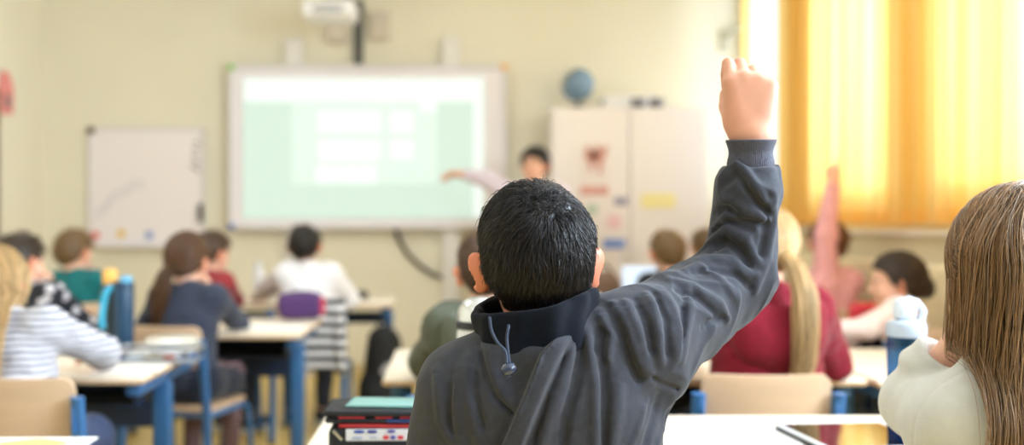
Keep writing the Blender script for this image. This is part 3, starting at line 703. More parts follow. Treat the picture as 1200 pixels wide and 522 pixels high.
def make_hair(kind, H, R, hs, m, parent, base, body_f, n=900, length=.034, whorl=(0.0, -.07, .075), thick=.016, r0=.0007, tail=None, side_part=0.0, drop=.36, h=.004, clump=1.0, push=None, back_to=None):
    H = np.asarray(H, f32); Rf = np.asarray(R, f32); toW = lambda q: (q*hs)@np.asarray(R).T+H
    line = 'boy' if kind == 'short' else 'girl'
    def cap(p):
        q = ((p-H)@Rf)/hs; d = ell(zsq(q-SC.astype(f32)), (0, 0, 0), SR_+thick*.8)
        d = d+.0022*wob(q, 130)*clump+.0015*wob(q, 260, 1.3)*clump
        hl = np.interp(q[:, 1], *HAIRLINE[line]); d = smax(d, (hl-q[:, 2])*.75, .012)
        if kind == 'tail':
            t = tail; q2 = q
            pts = t['pts']; d2 = np.minimum.reduce([rc(q2, a, b, ra*.8, rb*.8) for a, b, ra, rb in zip(pts[:-1], pts[1:], t['r'][:-1], t['r'][1:])])
            d = smin(d, d2+.002*wob(q*np.array((3, 3, .6), f32), 90), .012)
        if kind == 'long':
            x = np.abs(q[:, 0]); bt = back_to or (0, -.07, -drop*.55); back = rc(q, (0, -.045, 0), bt, .062, .05, flat=(.72, 1.25, 1)); d = smin(d, back+.004+.003*wob(q*np.array((2.2, 2.2, .15), f32), 60), .02)
        return d*hs
    lo = H-np.array((.2, .25, .16+(.45 if kind != 'short' else 0)))*hs; hi = H+np.array((.2, .25, .18))*hs
    V, Fc = mesh_sdf(cap, lo, hi, h*QH, smooth_it=1)
    cc = np.full((len(V), 3), .4)
    q = scalp_roots(n, line); N_ = len(q); K = 7
    if kind == 'short':
        path = [on_scalp(q, .003)]; w0 = np.asarray(whorl)
        cl = np.stack([wob(q.astype(f32), 75, k*2.1) for k in (0, 1, 2)], 1)*.55*clump+RNG.normal(size=(N_, 3))*.16
        rad = path[0]-w0; dist = np.linalg.norm(rad, axis=1, keepdims=True)
        sw = np.cross(rad/np.maximum(dist, .004), (path[0]-SC)); sw /= np.maximum(np.linalg.norm(sw, axis=1, keepdims=True), 1e-6)
        L = length*RNG.uniform(.6, 1.15, (N_, 1)); L = np.where((np.abs(q[:, :1]) > .055) & (q[:, 1:2] > -.05) & (q[:, 2:3] < .055), L*.4, L); lift = thick*np.where(RNG.uniform(0, 1, (N_, 1)) < .012, 1.7, RNG.uniform(.55, 1.3, (N_, 1)))*(1+.35*wob(q.astype(f32), 60, 4)[:, None])
        for i in range(1, K):
            pc = path[-1]; nn = zsq(pc-SC)/(SR_**2); nn /= np.linalg.norm(nn, axis=1, keepdims=True)
            dr = rad/np.maximum(dist, .006)+np.where(dist < .022, 1, 0)*RNG.normal(size=(N_, 3))*1.1+.55*sw*np.exp(-dist/.03)+cl+np.array((0, 0, -.35)); dr -= nn*(dr*nn).sum(1, keepdims=True); dr /= np.maximum(np.linalg.norm(dr, axis=1, keepdims=True), 1e-6)
            path.append(on_scalp(pc+dr*L/K, .003+lift*min(1, (i/(K-1))*1.5)*np.clip((pc[:, 2:3]+.085)/.05, .25, 1)))
        paths = np.stack(path, 1)
    elif kind == 'tail':
        T = np.asarray(tail['pts'][0]); A = 8; path = []
        off = thick*RNG.uniform(.75, 1.2, (N_, 1))
        for i in range(A):
            u = i/(A-1); pt = q*(1-u)+(T+RNG.normal(size=(N_, 3))*.004)*u
            path.append(on_scalp(pt, off*min(1, u*3+.2)) if u < .9 else pt*.5+.5*on_scalp(pt, off))
        dv = RNG.normal(size=(N_, 3)); dv /= np.linalg.norm(dv, axis=1, keepdims=True); rr = RNG.uniform(.2, 1.1, (N_, 1)); ln = RNG.uniform(.65, 1.0, N_)
        pts = np.asarray(tail['pts']); rs = np.asarray(tail['r']); ts = np.linspace(0, 1, len(pts))
        for i in range(1, 13):
            u = ln*i/12; c = np.stack([np.interp(u, ts, pts[:, k]) for k in range(3)], 1); r_ = np.interp(u, ts, rs)[:, None]
            path.append(c+dv*rr*r_+.003*np.stack([np.sin(u*14+k+dv[:, 0]*3) for k in range(3)], 1))
        paths = np.stack(path, 1)
    else:
        path = [on_scalp(q, .002)]; steps = 34; st = (drop+.2)/steps; off = thick*RNG.uniform(.7, 1.35, (N_, 1)); ln = RNG.uniform(.72, 1.0, (N_, 1))
        wv = RNG.normal(size=(N_, 3))*.05; toR = np.asarray(R)
        vel = np.zeros((N_, 3))
        for i in range(1, steps):
            pc = path[-1]; nn = zsq(pc-SC)/(SR_**2); nn /= np.linalg.norm(nn, axis=1, keepdims=True)
            g = np.zeros((N_, 3)); g[:] = np.array((0, 0, -1.0))@toR
            sd = np.sign(q[:, 0]-side_part); out_ = np.stack([sd*.9, -.35+0*sd, .0*sd], 1)*np.clip((pc[:, 2:3]-.02)/.06, 0, 1)
            fr = np.where(q[:, 1:2] > .02, np.array((0, -.5, 0)), 0)*np.clip((pc[:, 2:3]+.02)/.08, 0, 1)
            dr = g+out_+fr+wv+.06*np.stack([np.sin(i*.33+wv[:, k]*60) for k in range(3)], 1); inside = ((zsq(pc-SC)/(SR_+off))**2).sum(1) < 1.1
            t_ = dr-nn*(dr*nn).sum(1, keepdims=True); dr = np.where(inside[:, None], t_, dr)
            dr /= np.maximum(np.linalg.norm(dr, axis=1, keepdims=True), 1e-6)
            nx = pc+dr*st*ln; ins = ((zsq(nx-SC)/(SR_+off))**2).sum(1) < 1
            nx[ins] = on_scalp(nx[ins], off[ins])
            w = toW(nx).astype(f32); clear_ = (.012+.03*(np.abs(wv[:, 0])*6).clip(0, 1)).astype(f32)
            for _ in range(2 if push is None else 7):
                dd = body_f(w)-clear_; b_ = dd < 0
                if b_.any() and push is not None:
                    w[b_] -= (np.asarray(push, f32)*(dd[b_][:, None]-.001)*1.3).astype(f32)
                elif b_.any():
                    ww = w[b_]; e = .003; gr = np.stack([body_f(ww+np.array([e*(k == j) for j in range(3)], f32))-body_f(ww-np.array([e*(k == j) for j in range(3)], f32)) for k in range(3)], 1); gr /= np.maximum(np.linalg.norm(gr, axis=1, keepdims=True), 1e-6)
                    w[b_] = ww-gr*dd[b_][:, None]
            nx = ((w-H)@Rf)/hs; path.append(nx)
        paths = np.stack(path, 1)
    wp = (paths*hs)@np.asarray(R).T+H
    SV, SF = strand_mesh(wp, r0*hs, r0*.25*hs)
    val = np.repeat(RNG.choice([.55, .8, 1.0, 1.25, 1.7], N_, p=[.15, .25, .3, .2, .1])*RNG.uniform(.85, 1.15, N_), paths.shape[1]*3)[:, None]
    tint = np.repeat(RNG.uniform(-.08, .08, N_), paths.shape[1]*3)[:, None]*np.array((1, .2, -1.2))
    allV = np.concatenate([V, SV]); allF = np.concatenate([Fc, SF+len(V)]); C_ = np.concatenate([cc, np.clip(val*(1+tint), .1, 3)])
    o = link('hair', allV-np.asarray(base), allF, m, parent, True)
    a = o.data.color_attributes.new('Col', 'FLOAT_COLOR', 'POINT'); a.data.foreach_set('color', np.concatenate([C_, np.ones((len(C_), 1))], 1).astype(f32).ravel())
    return o
NEAR = []
def carve(d, p, gap):
    for c, h, rz in NEAR:
        c = np.asarray(c); 
        R = None if abs(rz) < 1e-6 else np.array(Matrix.Rotation(rz, 3, 'Z'))
        m = np.linalg.norm(p-c.astype(f32), axis=1) < np.linalg.norm(h)+.05
        if m.any(): d[m] = np.maximum(d[m], gap-boxd(p[m], c, h, R))
    return d
def person(label, x, y, yaw=0, s=1.0, hipz=None, lean=6, side=0, head=(0, 0, 0), hoff=(0, 0, 0), L=None, Rr=None, top=None, bottom=None, skin=None, hair=None, sleeve='long', shoes=(60, 60, 66), legs=None, standing=False, res=.005, hs=1.0, pad=.015, Sh=None, top_f=None, knees=None, wr=.0035, dress=None, hood=None, hand_s=1.0, solids=True, collar=None, low=True):
    if low: s = s*.93; hoff = (hoff[0], hoff[1], hoff[2]-.02)
    hipz = hipz if hipz is not None else SEAT+.092
    ca, sa = math.cos(math.radians(yaw)), math.sin(math.radians(yaw))
    W = lambda a, b, c: np.array((x+ca*a-sa*b, y+sa*a+ca*b, c))
    Dv = lambda a, b, c: np.array((ca*a-sa*b, sa*a+ca*b, c))
    la, si = math.radians(lean), math.radians(side)
    u = nrm(Dv(math.sin(si), math.sin(la), math.cos(la)*math.cos(si))); r = nrm(Dv(math.cos(si), 0, -math.sin(si))); f = np.cross(u, r)
    Pv = W(0, 0, hipz); N = Pv+u*.405*s; ud = nrm(u*.6+np.array((0, 0, .4)))
    R = eul(yaw+head[0], head[1], head[2]); Hc = N+ud*.142*hs+f*.018+np.asarray(Dv(*hoff))
    S = {'L': Pv+u*.372*s-r*.122*s, 'R': Pv+u*.372*s+r*.122*s}
    if Sh: S.update(Sh)
    root = empty('person', (x, y, 0), 0, label, 'person'); base = (x, y, 0)
    NEAR[:] = [q for q in SOLIDS if abs(q[0][0]-x) < q[1][0]+q[1][1]+.75 and abs(q[0][1]-y) < q[1][0]*(abs(q[2]) > .01)+q[1][1]+.75]
    # arms
    arms = {}
    for sd, a in (('L', L), ('R', Rr)):
        sg = -1 if sd == 'L' else 1; a = dict(a or {})
        w = a.get('w'); w = W(sg*.07, .30*s, .57) if w is None else np.asarray(w, float)
        e = a.get('e'); e = ik(S[sd], w, .225*s, .20*s, S[sd]+a.get('pole', Dv(sg*.25, -.25, -.5))) if e is None else np.asarray(e, float)
        fd = nrm(w-e); d = a.get('d', fd); n = a.get('n', np.array((0, 0, -1.0)))
        arms[sd] = dict(S=S[sd], E=e, W=w, H=hand_parts(w+nrm(d)*.006, d, n, sd, a.get('curl', 'relax'), hand_s))
    # legs
    lg = {}
    for sg, sd in ((-1, 'L'), (1, 'R')):
        hp = Pv+r*sg*.075*s
        if standing: kn = W(sg*.085, .015, hipz*.53); an = W(sg*.09, -.01, .08); ft = W(sg*.12, .13, .035)
        else:
            kn = W(sg*.085, .335*s, hipz-.012); an = W(sg*.09, .30*s, .085); ft = W(sg*.105, .30*s+.13, .035)
        if knees and sd in knees: kn, an, ft = [np.asarray(v, float) for v in knees[sd]]
        lg[sd] = (hp, kn, an, ft)
    ts = s
    def torso(p, g=0):
        cr = Pv+u*.27*s
        ds = [rc(p, Pv-r*.06*s, Pv+r*.06*s, .088*s+g, .088*s+g)]
        for sg in (-1, 1):
            ds.append(rc(p, Pv+r*sg*.042*s+u*.02, cr+r*sg*.05*s, .076*s+g, .082*s+g))
        ds.append(sminl([rc(p, S['L']-u*.01, N-u*.03*s, .045*s+g, .055*s+g), rc(p, S['R']-u*.01, N-u*.03*s, .045*s+g, .055*s+g)], .02))
        return sminl(ds, .05)
    def arm(p, sd, g=0, g2=None, upto=1.0):
        a = arms[sd]; g2 = g if g2 is None else g2
        d = rc(p, a['S'], a['E'], .044*s+g, .035*s+g)
        e2 = a['E']+(a['W']-a['E'])*upto
        d2 = rc(p, a['E'], e2, .036*s+g, (.024+.012*(1-upto))*s+g2)
        if upto < 1.0 or g: d2 = smax(d2, ((p-e2.astype(f32))@nrm(a['W']-a['E']).astype(f32)), .006)
        return smin(d, d2, .02)
    def leg(p, sd, g=0, g2=0, foot=True):
        hp, kn, an, ft = lg[sd]
        d = smin(rc(p, hp, kn, .07*s+g, .05*s+g), rc(p, kn, an, .048*s+g, .033*s+g2), .03)
        if foot: d = smin(d, smin(rc(p, an+np.array((0, 0, -.035)), ft, .034, .027), rc(p, an, an+np.array((0, 0, -.04)), .034, .032), .02), .02)
        return d
    def headneck(p):
        return smin(head_sdf(p, Hc, R, hs), rc(p, N-u*.04, Hc+np.asarray(R)@np.array((0, -.018, -.045))*hs, .050*(.6+.4*s), .045*hs), .022)
    def body(p):
        d = torso(p); 
        for sd in 'LR':
            d = smin(d, arm(p, sd), .035); d = smin(d, leg(p, sd), .035)
        d = smin(d, headneck(p), .03)
        for sd in 'LR': d = smin(d, hand_sdf(p, arms[sd]['H']), .014)
        d = np.maximum(d, .012-p[:, 2])
        return carve(d, p, .006) if solids else d
    pts = [Pv, N, Hc]+[v for a in arms.values() for v in (a['S'], a['E'], a['W'])]+[v for l in lg.values() for v in l]
    lo = np.min(pts, 0)-.17; hi = np.max(pts, 0)+.17; lo[2] = -.02
    sdf_obj('body', body, lo, hi, res*QH, skin or M_skin, root, base, color=lambda p: face_color(p, Hc, R, hs))
    # top garment
    rt = random.Random(sum(map(ord, label))).random()*6
    upto = {'long': .93, 'half': .12, 'elbow': .3}[sleeve]
    def shirt(p):
        d = torso(p, pad)
        hem = (Pv-u*.05).astype(f32)
        d = smax(d, -((p-hem)@u.astype(f32)), .012)
        for sd in 'LR': d = smin(d, arm(p, sd, pad*.9, pad*.55, upto), .035)
        d = smin(d, rc(p, N-u*.05, N-u*.018+f*.004, .066*s, .058*s), .03)
        d = d+wr*wob(p, 34, rt)+wr*.6*wob(p*np.array((1, 1, 1.6), f32), 62, rt+2)
        d = np.maximum(d, -(body_cut(p)))
        return carve(d, p, .004)
    def body_cut(p): return np.full(len(p), 9, f32)
    tf = top_f or shirt
    ctx = dict(Pv=Pv, N=N, Hc=Hc, R=R, S=S, arms=arms, u=u, r=r, f=f, lg=lg, root=root, base=base, torso=torso, arm=arm, headneck=headneck, W=W, Dv=Dv, body=body)
    if callable(top_f) and getattr(top_f, 'wants_ctx', False): tf = top_f(ctx)
    if top is not None:
        g_ = sdf_obj(top[0], tf, lo, hi, (top[2] if len(top) > 2 else res)*QH, top[1], root, base); ctx['top'] = g_
        if top_f is None and sleeve == 'long':
            for sd in 'LR':
                a = arms[sd]; ax = nrm(a['W']-a['E']); e2 = a['E']+(a['W']-a['E'])*.90; e3 = a['E']+(a['W']-a['E'])*.99
                MB().tube([e2, e2+(e3-e2)*.3, e3], [(.024*s+pad*.62)*1.0, (.024*s+pad*.75), (.024*s+pad*.6)], 18).build('cuff', top[1], g_, True).matrix_parent_inverse = Matrix.Translation((-x, -y, 0))
        if hood:
            RR = np.stack([r, f, u], 1)
            def hoodf(p):
                o_ = N-f*.088*s-u*.10*s
                hd = smin(ell(p, o_, np.array((.135, .062, .115))*s, RR), smin(rc(p, N-f*.07*s+r*.10*s-u*.04*s, N+f*.035*s+r*.078*s-u*.0*s, .036*s, .026*s), rc(p, N-f*.07*s-r*.10*s-u*.04*s, N+f*.035*s-r*.078*s-u*.0*s, .036*s, .026*s), .01), .04)
                hd = smax(hd, -ell(p, N-f*.085*s-u*.015*s, np.array((.100, .050, .115))*s, RR), .008)
                hd = smax(hd, -(headneck(p)-.012), .006); hd = hd+.003*wob(p, 40, rt)
                return carve(hd, p, .004)
            sdf_obj('hood', hoodf, N-.28, N+.2, .004*QH, top[1], g_, base)
        if collar is not None:
            def cf(p):
                q = p-(N+u*.0+f*.004).astype(f32); h_ = q@u.astype(f32); rad = np.linalg.norm(q-h_[:, None]*u.astype(f32), axis=1)
                return np.maximum(np.abs(rad-.058*s)-.008, np.abs(h_)-.026)
            sdf_obj('collar', cf, N-.12, N+.12, .004*QH, collar, g_, base)
    # trousers or skirt
    if bottom is not None:
        def trousers(p):
            d = smax(rc(p, Pv-r*.06*s, Pv+r*.06*s, .088*s+.01, .088*s+.01), ((p-(Pv+u*.06).astype(f32))@u.astype(f32)), .01)
            d = smin(d, leg(p, 'L', .012, .014, False), .03); d = smin(d, leg(p, 'R', .012, .014, False), .03)
            for sd in 'LR':
                an = lg[sd][2]; ax = nrm(an-lg[sd][1]); pl = ((p-(an+ax*(-.01)).astype(f32))@ax.astype(f32)); near = np.linalg.norm(p-an.astype(f32), axis=1) < .14
                d = np.where(near, np.maximum(d, pl), d)
            d = d+wr*wob(p, 36, rt+1); return carve(np.maximum(d, .02-p[:, 2]), p, .004)
        def skirt(p):
            d = smin(rc(p, Pv-r*.06*s, Pv+r*.06*s, .09*s+.014, .09*s+.014), rc(p, Pv+f*.02-r*.07, Pv+f*.25*s-r*.09-np.array((0, 0, .02)), .09, .085), .05); d = smin(d, rc(p, Pv+f*.02+r*.07, Pv+f*.25*s+r*.09-np.array((0, 0, .02)), .09, .085), .05)
            d = smax(d, ((p-(Pv+u*.06).astype(f32))@u.astype(f32)), .01); d = d+wr*wob(p, 40, rt); return carve(d, p, .004)
        if bottom[0] == 'skirt':
            sdf_obj('skirt', skirt, lo, hi, res*1.2*QH, bottom[1], root, base)
            if len(bottom) > 2:
                def tights(p): 
                    d = smin(leg(p, 'L', .004, .004, False), leg(p, 'R', .004, .004, False), .01)
                    d = smax(d, -(p[:, 2]-.1), .004); d = np.maximum(d, -((p-(Pv+f*.1).astype(f32))@f.astype(f32))); return carve(d, p, .004)
                sdf_obj('tights', tights, lo, hi, res*QH, bottom[2], root, base)
        else: sdf_obj('trousers', trousers, lo, hi, res*1.2*QH, bottom[1], root, base)
    if shoes is not None:
        sm = mat('shoe_%d_%d_%d' % shoes, shoes, .6); sw = mat('shoe_sole', (216, 212, 206), .6)
        for sd in 'LR':
            hp, kn, an, ft = lg[sd]
            if an[2] > .3: continue
            fz = nrm(ft-an*np.array((1, 1, 0))-np.array((0, 0, ft[2])))
            def shoe(p):
                d = smin(rc(p, an+np.array((0, 0, -.03))-fz*.02, ft, .045, .038), rc(p, an, an+np.array((0, 0, -.04)), .045, .044), .02)
                return carve(np.maximum(np.maximum(d, .018-p[:, 2]), p[:, 2]-an[2]-.005), p, .005)
            def sole(p):
                q = p*np.array((1, 1, 0), f32); d = rc(q, (an-fz*.02)*np.array((1, 1, 0)), ft*np.array((1, 1, 0)), .05, .043)
                return carve(np.maximum(d, np.abs(p[:, 2]-.012)-.011), p, .005)
            b_ = [np.minimum(an, ft)-.1, np.maximum(an, ft)+.1]; b_[0][2] = -.02
            so = sdf_obj('shoe', shoe, b_[0], b_[1], .006*QH, sm, root, base); sdf_obj('sole', sole, b_[0], b_[1], .006*QH, sw, so, base, smooth_it=0)
    if hair is not None:
        kw = dict(hair); kind = kw.pop('kind'); hm = kw.pop('mat')
        obst = lambda p: np.minimum(np.minimum(tf(p), headneck(p)), 9)
        ctx['hair'] = make_hair(kind, Hc, R, hs, hm, root, base, obst, **kw)
    return ctx
# ---------------------------------------------------------------- the boy raising his fist
M_hood = mat('charcoal_sweatshirt', (50, 51, 60), .85, noise=.16, nscale=90, bump=.35, bscale=700, sheen=.12, spec=.3)
M_rib = mat('charcoal_rib', (74, 74, 86), .85, noise=.1, nscale=120, bump=.3, bscale=600, sheen=.1, spec=.3)
M_collar = mat('navy_fleece', (13, 17, 27), .92, noise=.2, nscale=120, bump=.4, bscale=800, sheen=.05, spec=.12)
M_cord = mat('navy_cord', (34, 46, 70), .6, bump=.3, bscale=900)
M_hairB = hair_mat('hair_black_brown', (34, 29, 31), .42, .9)
def interp_py(py, pts):
    a = np.array(sorted(pts, key=lambda q: q[1]), float); return np.interp(py, a[:, 1], a[:, 0])
SST = lambda t: np.clip(t, 0, 1)**2*(3-2*np.clip(t, 0, 1))
FOLDS = [  # px polyline, half width (px), height (mm)
 ([(549, 420), (546, 455), (556, 497), (566, 530)], 7, 3.5), ([(537, 431), (535, 472), (542, 514), (546, 540)], 6, 3), ([(511, 434), (514, 462), (517, 493), (532, 521), (540, 540)], 6, 5),
 ([(529, 440), (527, 480), (530, 530)], 5, -3), ([(557, 428), (554, 460), (566, 500)], 5, -3),
 ([(563, 405), (568, 434), (581, 466), (602, 484)], 3.5, -4), ([(575, 418), (581, 446), (596, 468), (612, 478)], 6, 2.5),
 ([(674, 393), (667, 420), (654, 455), (640, 495), (632, 530)], 8, 8), ([(688, 388), (691, 417), (697, 455), (697, 530)], 5.5, 8), ([(668, 396), (658, 430), (643, 470), (628, 515)], 5, -4),
 ([(681, 395), (679, 420), (674, 450), (662, 490), (658, 530)], 6, -7), ([(703, 380), (706, 420), (709, 470), (708, 530)], 6, -6),
 ([(719, 357), (732, 376), (742, 405), (753, 432)], 6, 7), ([(703, 366), (708, 380), (716, 395), (710, 420)], 7, 5), ([(712, 385), (705, 396), (700, 410)], 7, -6), ([(724, 378), (731, 398), (739, 425), (747, 445)], 6, -6),
 ([(755, 434), (773, 450), (793, 456)], 2.5, -3.5), ([(744, 408), (750, 424), (760, 438)], 2.5, -3),
 ([(732, 355), (745, 382), (753, 409), (760, 436)], 6, 6), ([(757, 346), (766, 360), (772, 392), (774, 424)], 6, 6), ([(745, 352), (757, 378), (763, 410)], 5, -6), ([(773, 339), (788, 360), (794, 388), (792, 420)], 6, 5), ([(766, 345), (780, 375), (783, 415)], 5, -5), ([(806, 340), (808, 366), (798, 420)], 6, 4), ([(800, 352), (801, 385), (794, 410)], 5, -4),
 ([(785, 330), (812, 336), (843, 356), (852, 374)], 6, 6), ([(792, 342), (818, 350), (838, 368)], 5, -5), ([(823, 384), (836, 376), (850, 372)], 5, -5),
 ([(844, 208), (863, 190), (877, 205), (899, 240)], 6, 6), ([(846, 220), (864, 205), (880, 226), (896, 250)], 5, -5.5), ([(841, 233), (858, 236), (874, 247), (893, 252)], 6, 6), ([(838, 250), (853, 243), (872, 259), (896, 264)], 5, -5.5),
 ([(834, 270), (853, 253), (877, 252), (899, 258)], 6, 5), ([(830, 286), (850, 267), (874, 281), (890, 312)], 6.5, 6), ([(832, 277), (852, 260), (880, 268)], 5, -5), ([(833, 296), (852, 283), (870, 298), (880, 320)], 6, -5),
 ([(812, 310), (832, 304), (857, 309), (884, 322)], 6.5, 6), ([(812, 320), (836, 317), (862, 323), (880, 338)], 5, -5.5), ([(794, 322), (818, 312), (842, 326), (862, 350)], 6, 5), ([(905, 225), (907, 260), (899, 300), (884, 340)], 6, 5), ([(897, 228), (898, 262), (890, 298)], 5, -4),
 ([(758, 470), (750, 495), (737, 530)], 4, 2.5), ([(787, 463), (779, 490), (766, 530)], 5, 4), ([(726, 440), (722, 480), (715, 530)], 8, 3), ([(772, 466), (764, 495), (752, 530)], 6, -3),
]
def boy_top(ctx):
    u, r, f, N, Pv, S, arms = [ctx[k] for k in ('u', 'r', 'f', 'N', 'Pv', 'S', 'arms')]
    aR, aL = arms['R'], arms['L']; D0 = 1.43
    ax = nrm(aR['W']-aR['E']); cuff0 = P(880, 196, 1.562)
    def base(p):
        d = sminl([rc(p, P(600, 640, 1.45), P(598, 470, 1.435), .098, .098), rc(p, P(700, 640, 1.45), P(690, 480, 1.435), .108, .098), rc(p, P(650, 620, 1.47), P(648, 440, 1.45), .11, .085)], .06)
        d = smin(d, rc(p, P(546, 456, 1.43), P(606, 426, 1.43), .052, .056), .05)
        d = smin(d, rc(p, P(642, 412, 1.42), P(738, 396, 1.44), .062, .062), .05)
        d = smin(d, rc(p, P(706, 378, 1.43), P(716, 384, 1.46), .026, .03), .02)
        # raised arm, loose sleeve
        e = P(862, 325, 1.59)
        d = smin(d, rc(p, P(742, 398, 1.44), e, .068, .056), .04)
        d = smin(d, rc(p, P(762, 425, 1.45), P(842, 368, 1.56), .052, .022), .05)
        d = smin(d, rc(p, e, P(877, 222, 1.565), .056, .047), .03)
        d = smin(d, rc(p, P(876, 215, 1.565), P(879, 200, 1.562), .048, .040), .02)
        # hanging arm
        d = smin(d, rc(p, P(538, 460, 1.43), aL['E']+np.array((.004,0,0)), .062, .060), .03)
        d2 = rc(p, aL['E'], aL['W'], .060, .046); d2 = smax(d2, (p-(aL['W']-.02*nrm(aL['W']-aL['E'])).astype(f32))@nrm(aL['W']-aL['E']).astype(f32), .006)
        d = smin(d, d2, .02)
        d = smax(d, (p[:, 2]-P(880, 196, 1.56)[2])*np.where(p[:, 0] > .3, 1, .0)-np.where(p[:, 0] > .3, 0, .3).astype(f32), .004)
        d = smax(d, (.50-p[:, 2]), .01)
        return d
    # neck opening
    nk0 = P(627, 384, 1.425)
    def base2(p): return smax(base(p), -rc(p, nk0+np.array((0, 0, -.012)), nk0+np.array((0, 0, .2)), .058, .075), .015)
    ts = np.linspace(1.22, 1.75, 213)
    def hit(px, py):
        q = np.stack([(px-CX)*ts/F, ts, CH-(py-CY)*ts/F], 1).astype(f32); d = base2(q); k = np.argmax(d < 0)
        return q[k] if (d < 0).any() else q[np.argmin(d)]
    folds = []
    for pl, w, a in FOLDS:
        pts = []
        for (x0, y0), (x1, y1) in zip(pl[:-1], pl[1:]):
            for t in (0, .25, .5, .75): pts.append(hit(x0+(x1-x0)*t, y0+(y1-y0)*t))
        pts.append(hit(*pl[-1])); pts = np.array(pts); folds.append((pts, w*1.15/F, a*.0023, pts.min(0)-.04, pts.max(0)+.04))
    XLb = [(668, 380), (645, 400), (631, 416), (613, 463), (588, 521), (572, 560)]; XRb = [(690, 368), (677, 386), (656, 425), (642, 457), (617, 521), (602, 560)]; XLh = [(560, 395), (565, 415), (571, 440), (584, 470), (604, 488), (600, 530)]
    def top(p):
        d = base2(p)
        for pts, w, a, lo, hi in folds:
            m = ((p > lo) & (p < hi)).all(1) & (np.abs(d) < .03)
            if m.any():
                q = p[m]; n_ = len(pts); dd = np.full(len(q), 1, f32); tt = np.zeros(len(q), f32)
                for i in range(n_-1):
                    e = rc(q, pts[i], pts[i+1], 0, 0); b = e < dd; dd[b] = e[b]; tt[b] = i/(n_-1)
                fade = np.minimum(1, np.minimum(tt, 1-tt)*6+.35)
                d[m] -= a*fade*np.exp(-(dd/w)**2)
        m = (p[:, 1] < 1.44) & (np.abs(d) < .04) & (p[:, 2] < 1.06) & (p[:, 0] < .24)
        if m.any():
            q = p[m]; px = CX+q[:, 0]/q[:, 1]*F; py = CY-(q[:, 2]-CH)/q[:, 1]*F
            xl, xr, xh = interp_py(py, XLb), interp_py(py, XRb), interp_py(py, XLh); vis = SST((py-384)/18)
            band = SST((px-xl)/3.5)*SST((xr+3-px)/9); hoodp = SST((px-xh)/7)*SST((xl-px)/10+1)*SST((py-398)/12)
            stitch = np.exp(-((px-xl-8)/1.3)**2)
            d[m] -= vis*(.016*band-.0016*stitch*band)+.005*hoodp-.010*hoodp*np.exp(-((px-600)/22)**2-((py-440)/26)**2)
        rg = np.clip(1-np.abs(wob(p, 38, 1.7))*1.6, 0, 1)**3; arm_ = SST((p[:, 0]-.22)/.08)
        d = d+.0022*wob(p, 42, .7)+.0012*wob(p*np.array((1, 1, .5), f32), 95, 2.2)-rg*(.001+.003*arm_)
        return carve(d, p, .004)
    top.base = base2
    return top
boy_top.wants_ctx = True
boy = person('boy in charcoal hooded sweatshirt with navy collar raising his fist', .125, 1.43, 0, 1.09, hipz=.52, lean=0, head=(2, -3, -2), hoff=(-.003, 0, -.011), hs=1.005, low=False,
    Sh={'R': P(745, 397, 1.44), 'L': P(538, 458, 1.43)},
    L=dict(e=P(512, 590, 1.46), w=P(560, 556, 1.76), n=np.array((0, 0, -1.0)), d=np.array((.3, 1, -.05)), curl='relax'),
    Rr=dict(e=P(864, 325, 1.59), w=P(882, 163, 1.56), d=np.array((-.02, .06, 1)), n=np.array((.10, 1, 0)), curl='boy'),
    top=('hoodie', M_hood, .0026), top_f=boy_top, bottom=('trousers', mat('dark_jeans', (44, 54, 76), .8)), skin=mat('skin_warm', (204, 146, 120), .5, sss=.1, noise=.05, nscale=30, attr='Col'), res=.0035, hand_s=1.2, solids=True,
    hair=dict(kind='short', mat=M_hairB, n=16000, length=.050, whorl=(.004, -.072, .078), thick=.0075, r0=.0006, h=.003, clump=1.5))
bx0 = boy['base']; broot = boy['root']; btop = boy['top']; bT = Matrix.Translation((-bx0[0], -bx0[1], 0))
# navy collar standing round the neck, dropping at the nape
def collar_f():
    c = P(628, 377, 1.425); R = eul(0, 0, -10); Rf = R.astype(f32)
    def fn(p):
        q = (p-c.astype(f32))@Rf
        a = np.arctan2(q[:, 0], -q[:, 1]); rho = np.sqrt((q[:, 0]/1.0)**2+(q[:, 1]/.92)**2)
        zc = -.006*np.cos(a)-.002*np.sin(3*a+.5); z = q[:, 2]-zc
        r0 = .0825+.06*np.clip(z-.005, 0, 1)+.0025*np.sin(5*a+z*30)+.002*np.sin(11*a-z*60)
        d1 = np.abs(rho-r0)-.0075; d2 = np.abs(z)-(.033+.003*np.sin(2*a))
        return smax(d1, d2, .008)+.0009*wob(p, 120)
    return fn
sdf_obj('collar', collar_f(), P(628, 381, 1.425)-np.array((.14, .14, .09)), P(628, 381, 1.425)+np.array((.14, .14, .09)), .0028*QH, M_collar, btop, bx0)
def bchild(mb, name, m, smooth=True, par=None):
    o = mb.build(name, m, par or btop, smooth); o.matrix_parent_inverse = bT if (par or btop) is not None else Matrix(); return o
def smooth_path(pts, n=24):
    pts = np.array(pts); t = np.linspace(0, len(pts)-1, n); i = np.clip(t.astype(int), 0, len(pts)-2); u = (t-i)[:, None]
    p0 = pts[np.maximum(i-1, 0)]; p1 = pts[i]; p2 = pts[i+1]; p3 = pts[np.minimum(i+2, len(pts)-1)]
    return .5*(2*p1+(p2-p0)*u+(2*p0-5*p1+4*p2-p3)*u*u+(3*p1-p0-3*p2+p3)*u**3)
for k, pl in enumerate(([(574, 374), (576, 388), (583, 402), (592, 412), (594, 427)], [(596, 383), (594, 396), (595, 410), (597, 427)])):
    pts = [P(x_, y_, 1.332-.004*i) for i, (x_, y_) in enumerate(pl)]; pts = [P(pl[0][0], pl[0][1], 1.345)]+pts
    bchild(MB().tube(smooth_path(pts), .0021, 10), 'drawcord', M_cord)
